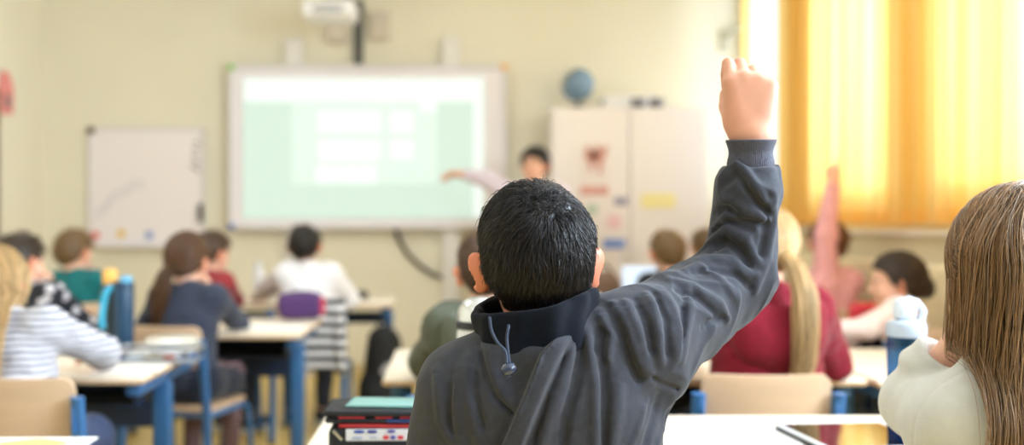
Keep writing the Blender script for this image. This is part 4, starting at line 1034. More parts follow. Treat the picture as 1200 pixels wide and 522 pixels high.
tg = bchild(MB().lathe([(0, -.010), (.006, -.009), (.0085, -.004), (.0085, .004), (.006, .009), (0, .010)], 20, P(596, 433, 1.316), rotm(0, math.radians(62), .2)), 'toggle', mat('toggle_navy', (42, 52, 76), .18, coat=.6))
bchild(MB().tube([P(592, 436, 1.314), P(590, 440, 1.314), P(594, 443, 1.314), P(598, 440, 1.314)], .0022, 8), 'cord_end', M_cord)
# ribbed cuff of the raised sleeve
def cuff_f():
    a, b = P(879.5, 204, 1.562), P(880, 163, 1.558); ax = nrm(b-a); L_ = np.linalg.norm(b-a); e1 = nrm(np.cross(ax, (0, 1, 0))); e2 = np.cross(ax, e1)
    def fn(p):
        q = p-a.astype(f32); t = q@ax.astype(f32)/L_; x_ = q@e1.astype(f32); y_ = q@e2.astype(f32); rho = np.sqrt(x_*x_+(y_*1.12)**2); an = np.arctan2(y_, x_)
        r0 = .0315+.0035*SST((t-.5)/.5)+.0018*np.sin(t*7)+.00075*np.sin(an*58)
        d = np.maximum(np.abs(rho-r0)-.0032, np.abs(t-.5)*L_-.5*L_)
        return smax(d, np.abs(t-.5)*L_-.5*L_, .004)
    return fn
sdf_obj('cuff', cuff_f(), P(880, 185, 1.56)-.07, P(880, 185, 1.56)+.07, .0014*QH, M_rib, btop, bx0, smooth_it=0, drop=False)
# ---------------------------------------------------------------- the other children and the teacher
def fab(name, c, **k): return mat(name, c, .85, noise=k.pop('noise', .1), nscale=60, bump=.25, bscale=500, sheen=.15, spec=.25, **k)
M_jean = fab('blue_jeans', (52, 66, 100)); M_dark = fab('dark_trousers', (46, 48, 58)); M_greyt = fab('grey_trousers', (84, 86, 94))
HB = hair_mat('hair_brown', (142, 108, 74), .38); HDB = hair_mat('hair_dark_brown', (72, 52, 40), .4); HBL = hair_mat('hair_blond', (206, 172, 124), .42); HLB = hair_mat('hair_light_brown', (150, 116, 74), .42); HK = hair_mat('hair_near_black', (40, 32, 28), .4); HM = hair_mat('hair_mid_brown', (104, 72, 48), .4); HAU = hair_mat('hair_auburn', (140, 88, 54), .4)
UP = np.array((0, 0, 1.0))
# long-haired girl on the right
def girl_top(ctx):
    N, u, r, f, S, arms, torso = [ctx[k] for k in ('N', 'u', 'r', 'f', 'S', 'arms', 'torso')]
    a = arms['L']; e = a['E']; wv = a['W']; ax = nrm(wv-e); cut = wv-ax*.028
    def top(p):
        d = torso(p, .018)
        d = smax(d, -((p-(ctx['Pv']-u*.06).astype(f32))@u.astype(f32)), .012)
        d = smin(d, rc(p, S['L'], e, .061, .060), .035)
        fo = smin(rc(p, e, e+(wv-e)*.55, .058, .052), rc(p, e+(wv-e)*.5, wv, .051, .047), .02)
        fo = smax(fo, (p-cut.astype(f32))@ax.astype(f32), .005)
        fo = smax(fo, -rc(p, cut-ax*.05, cut+ax*.1, .032, .046), .006)
        t = (p-e.astype(f32))@ax.astype(f32); fo = fo+.0035*np.sin(t*95+3*wob(p, 14))*np.exp(-((t-.06)/.05)**2)
        d = smin(d, fo, .012)
        d = smin(d, ctx['arm'](p, 'R', .018, .012, .93), .035)
        d = smin(d, rc(p, N-u*.045, N-u*.008, .066, .058), .025)
        q = p-S['L'].astype(f32); seam = np.abs(q@nrm(e-S['L']).astype(f32)-.005)
        d = d+.0018*np.exp(-(seam/.003)**2)
        d = d+.0035*wob(p, 26, 1)+.0018*wob(p, 55, 2); return d
    return top
girl_top.wants_ctx = True
girl = person('girl with long loose brown hair in a white sweatshirt', .855, 1.47, 4, 1.06, low=False, hipz=.52, lean=4, head=(6, -4, 0), hoff=(.022, .0, -.014),
    Sh={'L': P(1132, 503, 1.46)}, L=dict(e=P(1076, 474, 1.64), w=P(1124, 403, 1.585), d=np.array((.5, .2, .8)), n=np.array((.6, -.6, -.4)), curl='cup'), Rr=dict(w=np.array((1.06, 1.8, .74)), curl='relax'),
    top=('sweatshirt', fab('white_sweatshirt', (208, 206, 200), noise=.03), .0035), top_f=girl_top, bottom=('trousers', M_jean), hs=1.04,
    hair=dict(kind='long', mat=HB, n=18000, length=.03, thick=.017, r0=.00058, drop=.42, side_part=.004, push=(0, -1, 0), back_to=(0, -.10, -.30)))
# left row
person('girl with long blond hair in a white striped sweater, arm stretched over her desk', -1.23, 2.76, -8, 1.0, lean=16, side=-10, head=(-5, -6, -4), hoff=(-.055, 0, -.02),
    Rr=dict(w=P(118, 416, 3.16)+np.array((0, 0, .0)), curl='relax', pole=np.array((.35, -.1, -.12))), L=dict(w=np.array((-1.38, 3.12, .735))),
    top=('sweater', stripes('striped_white_grey', (204, 202, 208), (96, 100, 122), 56, .6, 'Z'), .0045), bottom=('trousers', M_jean), wr=.005,
    hair=dict(kind='long', mat=HBL, n=3500, r0=.0008, thick=.017, drop=.25, push=(0, -1, 0), back_to=(.0, -.12, -.22)))
person('dark-haired child in a black top with pale flowers, propping cheek on hand', -1.69, 4.04, -22, .98, lean=8, side=-13, head=(-8, -6, -6), hoff=(-.06, 0, 0),
    Rr=dict(w=P(62, 345, 4.22), e=P(104, 384, 4.22), d=np.array((-.2, .0, 1)), n=np.array((-1, -.2, .1)), curl='cup'), L=dict(w=np.array((-1.75, 4.42, .735))), sleeve='half',
    top=('shirt', spots('black_floral', (26, 28, 38), (206, 200, 206), 17, .41)), bottom=('trousers', M_dark), skin=M_skin,
    hair=dict(kind='short', mat=HDB, n=1500, r0=.0009, length=.05, thick=.022, whorl=(0, -.06, .08)))
person('child with sandy short hair in a teal shirt at the far left desk', -1.97, 5.2, -12, .98, lean=8, side=-3, head=(-14, -6, -2), hoff=(-.03, 0, 0),
    Rr=dict(w=P(118, 332, 5.42), e=P(140, 358, 5.5), d=np.array((-.4, .1, 1)), n=np.array((-.9, -.2, 0)), curl='cup'), L=dict(w=np.array((-2.05, 5.62, .735))), sleeve='half',
    top=('shirt', fab('teal_shirt', (18, 104, 108))), bottom=('trousers', M_greyt),
    hair=dict(kind='short', mat=HLB, n=1200, r0=.001, length=.05, thick=.022))
person('girl with long brown ponytail in a navy sweater, elbow on her desk', -1.10, 4.07, -10, .98, lean=9, head=(-8, -5, 4), hoff=(-.02, 0, 0), sleeve='elbow',
    Rr=dict(w=P(244, 337, 4.27), e=P(279, 379, 4.33), d=np.array((-.5, .1, .8)), n=np.array((-.8, -.4, 0)), curl='cup'), L=dict(w=np.array((-1.3, 4.38, .735))),
    top=('sweater', fab('navy_sweater', (52, 58, 76))), bottom=('skirt', fab('navy_skirt', (30, 36, 52)), stripes('striped_tights', (150, 118, 122), (66, 56, 68), 60, .5, 'Z')),
    hair=dict(kind='tail', mat=HM, n=1800, r0=.0009, thick=.017, tail=dict(pts=[(-.01, -.105, -.03), (-.015, -.135, -.07), (-.025, -.135, -.15), (-.035, -.12, -.22), (-.04, -.11, -.28)], r=[.016, .03, .036, .034, .016])))
person('child in a red top half hidden behind the brown ponytailed girl', -1.33, 5.3, -28, .96, lean=8, head=(-12, -6, 0), sleeve='half',
    Rr=dict(w=P(256, 318, 5.45), e=P(276, 352, 5.5), d=np.array((-.5, 0, .9)), n=np.array((-.9, -.3, 0)), curl='cup'), L=dict(w=np.array((-1.42, 5.66, .735))),
    top=('shirt', fab('red_navy_top', (150, 52, 58))), bottom=('trousers', M_dark), hair=dict(kind='short', mat=HM, n=1000, r0=.001, length=.05, thick=.02))
person('dark-haired child in a loose white shirt behind the purple pencil case', -.785, 5.38, -4, 1.04, lean=4, head=(4, -3, -2), hoff=(-.025, 0, 0),
    L=dict(w=np.array((-1.12, 5.78, .735)), pole=np.array((-.4, -.1, -.2))), Rr=dict(w=np.array((-.60, 5.72, .735)), pole=np.array((.4, -.2, -.5))),
    top=('shirt', fab('white_shirt', (232, 230, 236), noise=.03)), bottom=('trousers', M_dark), skin=M_skin2, pad=.024, wr=.006, shoes=(40, 42, 50),
    knees={'L': [(-.90, 5.72, .50), (-.91, 5.68, .085), (-.93, 5.81, .035)], 'R': [(-.72, 5.72, .50), (-.74, 5.70, .085), (-.73, 5.83, .035)]},
    hair=dict(kind='short', mat=HK, n=1300, r0=.001, length=.04, thick=.016))
person('child in an olive hooded top with an elbow on the middle desk', .10, 2.79, 0, 1.02, lean=8, head=(2, -4, -2), hoff=(.0, 0, .0),
    L=dict(w=np.array((.0, 3.16, .735)), e=P(500, 425, 3.0)), Rr=dict(w=np.array((.22, 3.16, .735))),
    top=('hoodie', fab('olive_sweatshirt', (84, 88, 74))), bottom=('trousers', M_dark), pad=.022, wr=.005, hood=True,
    hair=dict(kind='short', mat=HM, n=1500, r0=.0009, length=.03, thick=.012))
person('girl with long blond ponytail in a dark red hooded sweatshirt', .905, 2.86, 4, 1.06, low=False, lean=8, side=2, head=(0, -6, 6), hoff=(.01, 0, 0),
    L=dict(w=np.array((.74, 3.18, .735)), pole=np.array((-.45, -.2, -.3))), Rr=dict(w=np.array((1.02, 3.2, .735)), pole=np.array((.45, -.2, -.3))),
    top=('hoodie', fab('dark_red_sweatshirt', (124, 14, 36))), bottom=('trousers', M_jean), pad=.026, wr=.006, hood=True,
    hair=dict(kind='tail', mat=HBL, n=2200, r0=.0009, thick=.017, tail=dict(pts=[(.02, -.105, -.03), (.035, -.145, -.06), (.045, -.195, -.14), (.055, -.20, -.24), (.06, -.18, -.33), (.05, -.165, -.42)], r=[.016, .026, .032, .036, .034, .018])))
person('sandy-haired child in black working at the open laptop in front of the cupboard', 1.10, 4.98, 4, .98, lean=8, head=(4, -8, 0), L=dict(w=np.array((1.07, 5.35, .735))), Rr=dict(w=np.array((1.2, 5.35, .735))),
    top=('shirt', fab('black_top', (34, 36, 42))), bottom=('trousers', M_greyt), hair=dict(kind='short', mat=HLB, n=1200, r0=.001, length=.045, thick=.016))
person('blond child mostly hidden behind the raised charcoal sleeve, beyond the laptop desk', 1.62, 6.32, 0, .97, lean=5, L=dict(w=np.array((1.5, 6.7, .62))), Rr=dict(w=np.array((1.72, 6.7, .62))),
    top=('shirt', fab('beige_top', (206, 190, 168))), bottom=('trousers', M_greyt), hair=dict(kind='short', mat=HLB, n=900, r0=.001, length=.045, thick=.018))
person('girl with dark brown hair turned sideways in a pale pink top', 1.86, 4.0, 62, .90, lean=10, hipz=SEAT+.08, head=(14, -8, 0), hoff=(0, -.02, -.045), L=dict(w=np.array((1.44, 3.86, .74)), pole=np.array((-.2, -.4, -.3))), Rr=dict(w=np.array((1.42, 4.12, .60))),
    top=('shirt', fab('pale_pink_top', (236, 214, 212), noise=.04)), bottom=('trousers', M_jean), hair=dict(kind='tail', mat=HDB, n=1200, r0=.001, thick=.022, tail=dict(pts=[(.0, -.10, .0), (.0, -.115, -.02), (.0, -.118, -.045), (.0, -.105, -.07)], r=[.02, .028, .026, .014])))
person('child in a pink sweater stretching one arm straight up beside the curtain', 1.81, 4.88, 0, .98, low=False, lean=4, side=4, head=(0, -3, 6), hoff=(.015, 0, 0),
    L=dict(w=P(976, 216, 4.85), e=P(968, 276, 4.85), d=np.array((-.03, 0, 1)), n=np.array((.1, 1, 0)), curl='raise'), Sh={'L': P(968, 332, 4.86)}, Rr=dict(w=np.array((1.95, 5.2, .60))),
    top=('sweater', fab('pink_sweater', (236, 170, 172))), bottom=('trousers', M_jean), pad=.02, hair=dict(kind='short', mat=HAU, n=1400, r0=.001, thick=.02, length=.06))
person('dark-haired teacher in a pale lilac shirt pointing at the projected page', .56, 6.72, 172, 1.3, low=False, hipz=.86, standing=True, lean=2, head=(-22, -4, 0), hs=1.06, hand_s=1.2,
    Rr=dict(w=P(545, 205, 6.86), e=P(572, 211, 6.8), d=np.array((-1, .05, .05)), n=np.array((0, -.4, -1)), curl='relax'), L=dict(w=np.array((.80, 6.62, .90))),
    top=('shirt', fab('lilac_shirt', (222, 208, 224), noise=.03)), bottom=('trousers', M_dark), hair=dict(kind='short', mat=HK, n=1200, r0=.001, length=.05, thick=.018), pad=.018)
# ---------------------------------------------------------------- things on the desks
M_silver = mat('silver_metal', (196, 198, 202), .25, .9)
def on(name, x, y, z, rz, label, cat, group=None): return empty(name, (x, y, z), rz, label, cat, group)
# sheet and tablet on the front desk
t_ = on('paper_sheet', X(893, 2.2), 2.19, ZT+.0005, -.12, 'blank white sheet lying on the front desk between the boy and the tablet', 'paper')
MB().box((0, 0, .0008), (.135, .19, .0012)).build('sheet', mat('paper_white', (246, 246, 248), .7), t_)
tb = on('tablet', X(1010, 2.12)+.0, 2.15, ZT+.0005, .10, 'dark tablet lying on the front desk, its screen mirroring the yellow curtain', 'tablet')
w_, d_ = .26, .26
m = MB().prism(rrect(w_, d_, .016), .010, None, (0, 0, .0)); m.build('tablet_case', mat('tablet_black', (26, 28, 32), .5), tb)
MB().prism(rrect(w_-.006, d_-.006, .014), .004, None, (0, 0, .0095)).build('bezel', mat('tablet_white', (236, 238, 242), .2, coat=.5), tb)
MB().prism(rrect(w_-.032, d_-.032, .003), .0012, None, (0, 0, .0128)).build('screen', mat('tablet_glass', (22, 20, 18), .03, spec=1.0, coat=1.0), tb)
MB().lathe([(0, 0), (.006, 0), (.006, .0012), (0, .0012)], 18, (0, -d_/2+.009, .0132)).build('home_button', mat('grey_plastic', (178, 178, 180), .5), tb)
def turned(name, x, y, z, label, cat, parts, group=None, n=36):
    t = on(name, x, y, z, 0, label, cat, group); made = {}
    for nm, prof, m, par in parts:
        made[nm] = MB().lathe(prof, n).build(nm, m, made.get(par, t), True)
    return t, made
# blue bottle beside the long-haired girl
M_bb = clear('bottle_blue', (120, 168, 214), .35, .08)
D_ = 2.1; bt, mk = turned('drinking_bottle', X(1062, D_), D_, ZT, 'clear blue drinking bottle with a grey flip lid beside the long-haired girl', 'bottle', [
    ('bottle_body', [(0, .002), (.032, 0), (.0365, .008), (.038, .05), (.0365, .11), (.038, .17), (.038, .232), (.034, .24)], M_bb, None),
    ('water', [(0, .006), (.031, .006), (.0345, .012), (.036, .05), (.0345, .11), (.036, .15), (0, .15)], mat('blue_water', (54, 104, 156), .1), None),
    ('lid', [(.0385, .232), (.0395, .234), (.0395, .256), (.036, .262), (.030, .266), (0, .266)], mat('lid_grey_blue', (176, 188, 206), .35), None)])
MB().box((-.004, 0, .288), (.046, .036, .05), bev=.018, seg=4).build('flip_spout', mat('lid_pale', (206, 214, 226), .3), mk['lid'], True)
MB().tube([(.03, 0, .262), (.036, 0, .285), (.022, 0, .303), (.0, 0, .31)], .0075, 10).build('carry_loop', mat('lid_pale', (206, 214, 226), .3), mk['lid'], True)
# large white bottle behind the boy's left shoulder
D_ = 1.98; bt, mk = turned('thermos_bottle', X(562, D_), D_, ZT, 'wide white bottle with a silver dome lid and black ring left of the boy', 'bottle', [
    ('bottle_body', [(0, 0), (.042, 0), (.0455, .006), (.0455, .25), (.043, .264)], mat('bottle_white', (226, 226, 232), .3, coat=.3), None),
    ('ring', [(.043, .260), (.0475, .262), (.0475, .276), (.043, .278)], mat('ring_black', (30, 32, 38), .4), None),
    ('dome_lid', [(.045, .276), (.0445, .290), (.041, .303), (.032, .315), (.017, .3225), (0, .324)], mat('dome_silver', (206, 208, 212), .18, .75), None)])
turned('drinking_bottle', X(697, 3.25), 3.25, ZT, 'pale white bottle on the middle desk, glimpsed right of the boy\'s neck', 'bottle', [
    ('bottle_body', [(0, 0), (.035, 0), (.037, .006), (.037, .18), (.022, .215)], mat('bottle_pale', (228, 230, 234), .35), None), ('screw_cap', [(.0, .24), (.021, .24), (.023, .236), (.023, .212), (.0, .212)][::-1], mat('cap_pale', (212, 216, 222), .4), None)])
# pile on the left end of the front desk
fx, fy = X(443, 1.93), 1.93
def slab(name, c, size, rz, m, label, cat, group=None): 
    t = on(name, c[0], c[1], c[2], rz, label, cat, group); return t
M_blk = mat('black_nylon', (24, 27, 34), .7, bump=.3, bscale=600); M_red = mat('red_trim', (196, 44, 60), .6)
# printed pencil box at the bottom
fx, fy = X(446, 1.93), 1.925; dp = .13
pb = on('pencil_box', fx, fy, ZT, .02, 'black pencil box with a printed white side, lowest of the pile on the front desk', 'pencil case')
MB().box((0, 0, .043), (.188, dp, .086), bev=.010, seg=3).build('box_shell', M_blk, pb, True)
yf = -dp/2-.0005
pr = MB().box((.008, yf, .0745), (.138, .003, .022), bev=.0012).build('printed_panel', mat('print_white', (226, 228, 238), .5), pb)
for xx, zz, w2, h2, c in ((-.036, .081, .022, .006, (52, 84, 172)), (-.012, .081, .020, .006, (60, 70, 150)), (.024, .0815, .016, .006, (96, 84, 168)), (.014, .070, .012, .008, (214, 70, 88)), (.027, .070, .010, .008, (90, 88, 176)), (.041, .070, .012, .008, (214, 70, 88)), (-.040, .069, .022, .005, (168, 178, 204)), (-.010, .070, .016, .005, (190, 196, 214))):
    MB().prism([(xx+w2/2*math.cos(a), zz+h2/2*math.sin(a)) for a in np.linspace(0, 2*math.pi, 13)[:-1]], .002, RX90, (.0, yf-.001, 0)).build('printed_mark', mat('mark_%d_%d_%d' % c, c, .5), pr)
MB().box((-.076, yf, .074), (.024, .003, .006), rotm(0, .8, 0), bev=.001).build('zip_pull', M_silver, pb)
z = ZT+.0865
rn = on('notebook', fx+.008, fy, z, -.02, 'red notebook squeezed between the two black pencil cases on the front desk', 'notebook')
MB().box((0, 0, .0042), (.162, dp-.004, .0084), bev=.002).build('cover', mat('notebook_red', (170, 26, 40), .5), rn)
MB().box((.004, -.0015, .0042), (.160, dp-.004, .0045)).build('pages', mat('pages_red', (196, 60, 66), .8), rn)
z += .0088
pc = on('pencil_case', fx-.004, fy, z, .0, 'black zipped pencil case with red trim in the pile on the front desk', 'pencil case')
MB().box((0, 0, .005), (.19, dp, .010), bev=.005, seg=3).build('lower_tier', M_blk, pc, True)
for xx, w2 in ((-.045, .050), (.015, .032), (.062, .034)): MB().box((xx, -dp/2+.001, .0112), (w2, .004, .003), bev=.001).build('red_zip', M_red, pc)
MB().box((0, 0, .0185), (.196, dp+.006, .012), bev=.007, seg=3).build('upper_tier', M_blk, pc, True)
MB().box((.045, -dp/2-.0005, .005), (.05, .003, .006), bev=.001).build('blue_pocket', mat('pocket_blue', (36, 60, 120), .6), pc)
z += .025
te = on('folder', fx+.016, fy+.006, z, -.08, 'teal folder lying on top of the black pencil cases on the front desk', 'folder')
MB().box((0, 0, .002), (.155, .10, .0035), bev=.0015).build('cover', mat('folder_teal', (104, 148, 144), .55), te)
MB().box((.0, -.006, .0042), (.14, .08, .0008)).build('top_sheet', mat('folder_pale', (124, 164, 160), .6), te)
# left desk: tray, bottles, stationery
tr = on('pencil_tray', X(190, 3.66), 3.63, ZT, .02, 'clear plastic tray with a metal rim on the desk of the striped-sweater girl', 'tray')
rim = rrect(.29, .17, .03, 6); rin = rrect(.275, .155, .026, 6)
MB().prism(rrect(.28, .16, .028, 6), .004).build('tray_base', mat('tray_grey', (206, 208, 214), .35), tr)
m = MB(); n_ = len(rim); vs = [(x, y, zz) for zz in (0.003, .04) for x, y in rrect(.288, .168, .029, 6)]+[(x, y, zz) for zz in (.04, .003) for x, y in rrect(.280, .160, .027, 6)]
fs = [(k*n_+i, k*n_+(i+1) % n_, (k+1)*n_+(i+1) % n_, (k+1)*n_+i) for k in range(3) for i in range(n_)]
m.add(vs, fs).build('tray_wall', clear('tray_clear', (226, 230, 236), .3, .1), tr, True)
m = MB(); m.tube([(*q, .041) for q in rim]+[(*rim[0], .041)], .004, 8); m.build('metal_rim', M_silver, tr, True)
for i, (dx, dy, rz_, c, nm) in enumerate(((-.06, .02, .1, (240, 238, 232), 'white'), (.0, -.02, -.05, (222, 204, 170), 'cream'), (.07, .03, .3, (236, 236, 240), 'silver-white'), (.03, .04, -.2, (200, 206, 214), 'grey'))):
    t_ = on('marker_pen', X(190, 3.66)+dx, 3.63+dy, ZT+.006+.007, rz_, nm+' marker lying in the clear tray with the metal rim', 'pen', 'markers in the clear tray')
    r_ = Matrix.Rotation(math.pi/2, 3, 'Y')
    MB().lathe([(0, -.05), (.008, -.049), (.008, .025), (0, .025)], 16, (0, 0, 0), r_).build('barrel', mat('pen_%d_%d_%d' % c, c, .4), t_, True)
    MB().lathe([(0, .025), (.0088, .025), (.0088, .058), (.006, .062), (0, .062)], 16, (0, 0, 0), r_).build('pen_cap', mat('pen_cap_%d' % i, ((90, 96, 110), (210, 120, 80), (120, 150, 200), (70, 74, 84))[i], .4), t_, True)
lid = on('food_box', X(186, 3.66), 3.77, ZT, .04, 'round shiny tin with a clear lid behind the plastic tray on the left desk', 'tin')
MB().lathe([(0, 0), (.09, 0), (.094, .006), (.096, .045), (.09, .047)], 40).build('tin_body', mat('tin_bright', (224, 222, 216), .25, .5), lid, True)
MB().lathe([(0, .062), (.06, .060), (.088, .054), (.099, .048), (.099, .040)][::-1], 40).build('tin_lid', mat('lid_bright', (238, 234, 224), .2, .3), lid, True)
lid.location = (X(203, 3.64), 3.63, ZT); tr.location = (X(186, 3.42), 3.42, ZT)
for o_ in [o_ for o_ in COL.objects if o_.name.startswith('marker_pen') and o_.parent is None]: o_.location = (o_.location[0]-X(190, 3.66)+X(186, 3.42), o_.location[1]-.21, o_.location[2])
D_ = 3.66
bt, mk = turned('drinking_bottle', X(145, D_), D_, ZT, 'tall navy bottle with a light blue lid on the left desk', 'bottle', [
    ('bottle_body', [(0, 0), (.034, 0), (.037, .006), (.037, .225), (.034, .235), (0, .235)], mat('bottle_navy', (24, 62, 92), .4), None),
    ('lid', [(0, .232), (.0375, .232), (.0375, .25), (.03, .258), (0, .258)], mat('lid_navy', (30, 56, 84), .4), None)])
MB().box((.012, -.01, .262), (.04, .045, .03), bev=.01, seg=3).build('drink_spout', mat('spout_blue', (104, 176, 216), .4), mk['lid'], True)
MB().tube(smooth_path([np.array(q) for q in ((-.034, -.02, .238), (-.05, -.03, .225), (-.062, -.035, .18), (-.068, -.035, .12), (-.066, -.03, .085))]), .011, 10, flat=.35).build('carry_strap', mat('strap_cyan', (60, 168, 200), .5), mk['lid'], True)
D_ = 3.70
turned('drinking_bottle', X(129, D_), D_, ZT, 'bottle with an orange top just behind the navy bottle on the left desk', 'bottle', [
    ('bottle_body', [(0, 0), (.03, 0), (.032, .006), (.032, .22), (.022, .25)], mat('bottle_smoke', (60, 70, 74), .4), None),
    ('screw_cap', [(.0, .245), (.026, .245), (.027, .29), (.020, .30), (0, .30)], mat('cap_orange', (226, 106, 54), .45), None)])
for i, (px, dD, c, nm, sz) in enumerate(((108, 3.42, (240, 200, 190), 'pink', (.03, .05, .022)), (124, 3.38, (52, 84, 160), 'blue', (.05, .03, .022)), (136, 3.36, (44, 68, 130), 'dark blue', (.045, .03, .02)), (116, 3.52, (232, 232, 236), 'white', (.05, .04, .03)), (112, 3.33, (226, 120, 96), 'orange-red', (.03, .025, .018)), (128, 3.53, (206, 190, 176), 'beige', (.06, .04, .045)))):
    t_ = on('eraser', X(px, dD), dD, ZT, .4*i, nm+' eraser among the stationery left of the clear tray', 'eraser', 'small stationery on the left desk')
    MB().box((0, 0, sz[2]/2), sz, bev=.005, seg=3).build('rubber', mat('rubber_%d_%d_%d' % c, c, .6), t_, True)
    MB().box((-sz[0]*.2, 0, sz[2]/2), (sz[0]*.5, sz[1]+.0015, sz[2]+.0015), bev=.003).build('sleeve', mat('sleeve_%d' % i, ((250, 240, 236), (210, 216, 236), (230, 232, 240), (120, 150, 210), (250, 236, 220), (236, 226, 214))[i], .6), t_, True)
t_ = on('worksheet', X(150, 3.18), 3.2, ZT+.0005, .1, 'white worksheet on the left desk under the striped sleeve', 'paper')
MB().box((0, 0, .0006), (.21, .15, .001)).build('sheet', mat('paper_white', (246, 246, 248), .7), t_)
# printed sheet on the near left desk
t_ = on('printed_sheet', X(40, 2.12), 2.09, ZT+.0005, .03, 'white sheet with a pale yellow print on the nearest desk corner at the left', 'paper')
MB().box((0, 0, .0015), (.24, .16, .003), bev=.0008).build('sheet', mat('paper_white', (246, 246, 248), .7), t_)
MB().prism([(.07*math.cos(a)+.01*math.cos(3*a), .055*math.sin(a)) for a in np.linspace(0, 2*math.pi, 25)[:-1]], .0006, None, (0, .01, .003)).build('yellow_print', mat('print_yellow', (236, 226, 130), .7), t_)
# second row
D_ = 4.83
pu = on('pencil_case', X(352, D_), D_, ZT, .0, 'plump purple pencil case with a pink end on the second-row desk', 'pencil case')
def pcf(p):
    d = boxd(p, (0, 0, .066), (.105, .05, .058), r=.035); d = smin(d, rc(p, (-.07, 0, .09), (.06, 0, .105), .035, .03), .04); return np.maximum(d+.003*wob(p, 40), .003-p[:, 2])
sdf_obj('pouch', pcf, (-.14, -.09, -.01), (.14, .09, .17), .004*QH, mat('purple_nylon', (78, 44, 104), .6, bump=.3, bscale=300), pu)
MB().box((.108, 0, .068), (.016, .075, .085), bev=.012, seg=3).build('end_panel', mat('pink_panel', (214, 60, 92), .6), pu, True)
MB().tube([(-.09, -.01, .125), (-.03, -.012, .137), (.04, -.012, .140), (.085, -.01, .128)], .004, 8).build('zip', mat('zip_dark', (40, 26, 56), .5), pu, True)
t_ = on('worksheet', X(320, 4.5), 4.5, ZT+.0005, -.05, 'white worksheet on the second-row desk in front of the purple pencil case', 'paper')
MB().box((0, 0, .0006), (.30, .21, .001)).build('sheet', mat('paper_white', (246, 246, 248), .7), t_)
# third row
D_ = 6.05
turned('drinking_bottle', X(303, D_), D_, ZT, 'slim white bottle with a red base on the far desk left of the white shirt', 'bottle', [
    ('bottle_body', [(.034, .045), (.035, .05), (.035, .17), (.024, .20), (.022, .215)], mat('bottle_white', (226, 226, 232), .3, coat=.3), None), ('base_band', [(0, 0), (.034, 0), (.036, .004), (.036, .045), (0, .045)], mat('band_red', (196, 70, 84), .5), None), ('screw_cap', [(0, .21), (.024, .21), (.025, .24), (0, .243)], mat('cap_pale', (212, 216, 222), .4), None)])
t_ = on('pencil_case', X(421, 6.2), 6.2, ZT, 0, 'flat black pencil case at the right end of the far desk', 'pencil case')
MB().box((0, 0, .025), (.11, .07, .05), bev=.018, seg=3).build('pouch', M_blk, t_, True); MB().tube([(-.045, 0, .0505), (.045, 0, .0505)], .003, 8).build('zip', M_silver, t_, True)
# backpack hanging from the far desk
bp = on('hanging_backpack', X(450, 5.66), 5.655, .085, .12, 'black backpack with a pale badge hanging at the right end of the far desk', 'backpack')
def bpf(p):
    d = smin(rc(p, (0, 0, .12), (.0, 0, .39), .13, .095, flat=(1, 1.5, 1)), boxd(p, (0, 0, .10), (.14, .075, .10), r=.05), .05)
    d = smin(d, rc(p, (-.06, -.07, .10), (.06, -.07, .10), .045, .045), .03); return d+.004*wob(p, 24)
sdf_obj('bag', bpf, (-.2, -.2, -.06), (.2, .2, .5), .006*QH, mat('backpack_black', (18, 19, 22), .75, bump=.3, bscale=400), bp)
MB().prism([(.05*math.cos(a)+.006*math.cos(5*a), .045*math.sin(a)) for a in np.linspace(0, 2*math.pi, 25)[:-1]], .008, RX90, (.03, -.098, .24)).build('badge', mat('badge_pale', (176, 172, 178), .7), bp)
MB().tube(smooth_path([np.array(q) for q in ((-.03, .02, .43), (-.028, .03, .49), (0, .035, .515), (.028, .03, .49), (.03, .02, .43))]), .008, 8).build('grab_loop', M_blk, bp, True)
for s_ in (-1, 1): MB().tube(smooth_path([np.array(q) for q in ((s_*.05, .07, .40), (s_*.08, .115, .30), (s_*.085, .11, .18), (s_*.08, .07, .06))]), .016, 8, flat=.4).build('shoulder_strap', M_blk, bp, True)
# striped jacket over the chair of the child in white
jk = on('striped_jacket', -.755, 5.40, 0, 0, 'black and white striped jacket hung over the chair back behind the white shirt', 'jacket')
def jf(p):
    q = p-np.array((0, -.222, .665), f32); t = boxd(q, (.07, .004, -.085), (.135, .058, .195), r=.03)
    inner = np.minimum(boxd(q, (0, .008, -.3), (.215, .041, .405)), boxd(q, (0, .15, -.42), (.215, .18, .22))); d = smax(t, -inner, .006)
    d = smin(d, rc(q, (.17, -.045, .04), (.185, -.055, -.27), .03, .028), .02); d = smin(d, rc(q, (-.05, -.045, .06), (-.045, -.055, -.15), .03, .024), .02)
    return np.maximum(d+.004*wob(p, 30), -inner+.002)
sdf_obj('fabric', jf, (-.3, -.4, .2), (.35, -.05, .85), .005*QH, stripes('black_white_stripes', (226, 226, 232), (34, 34, 42), 17, .5, 'Z', wob=.01), jk)
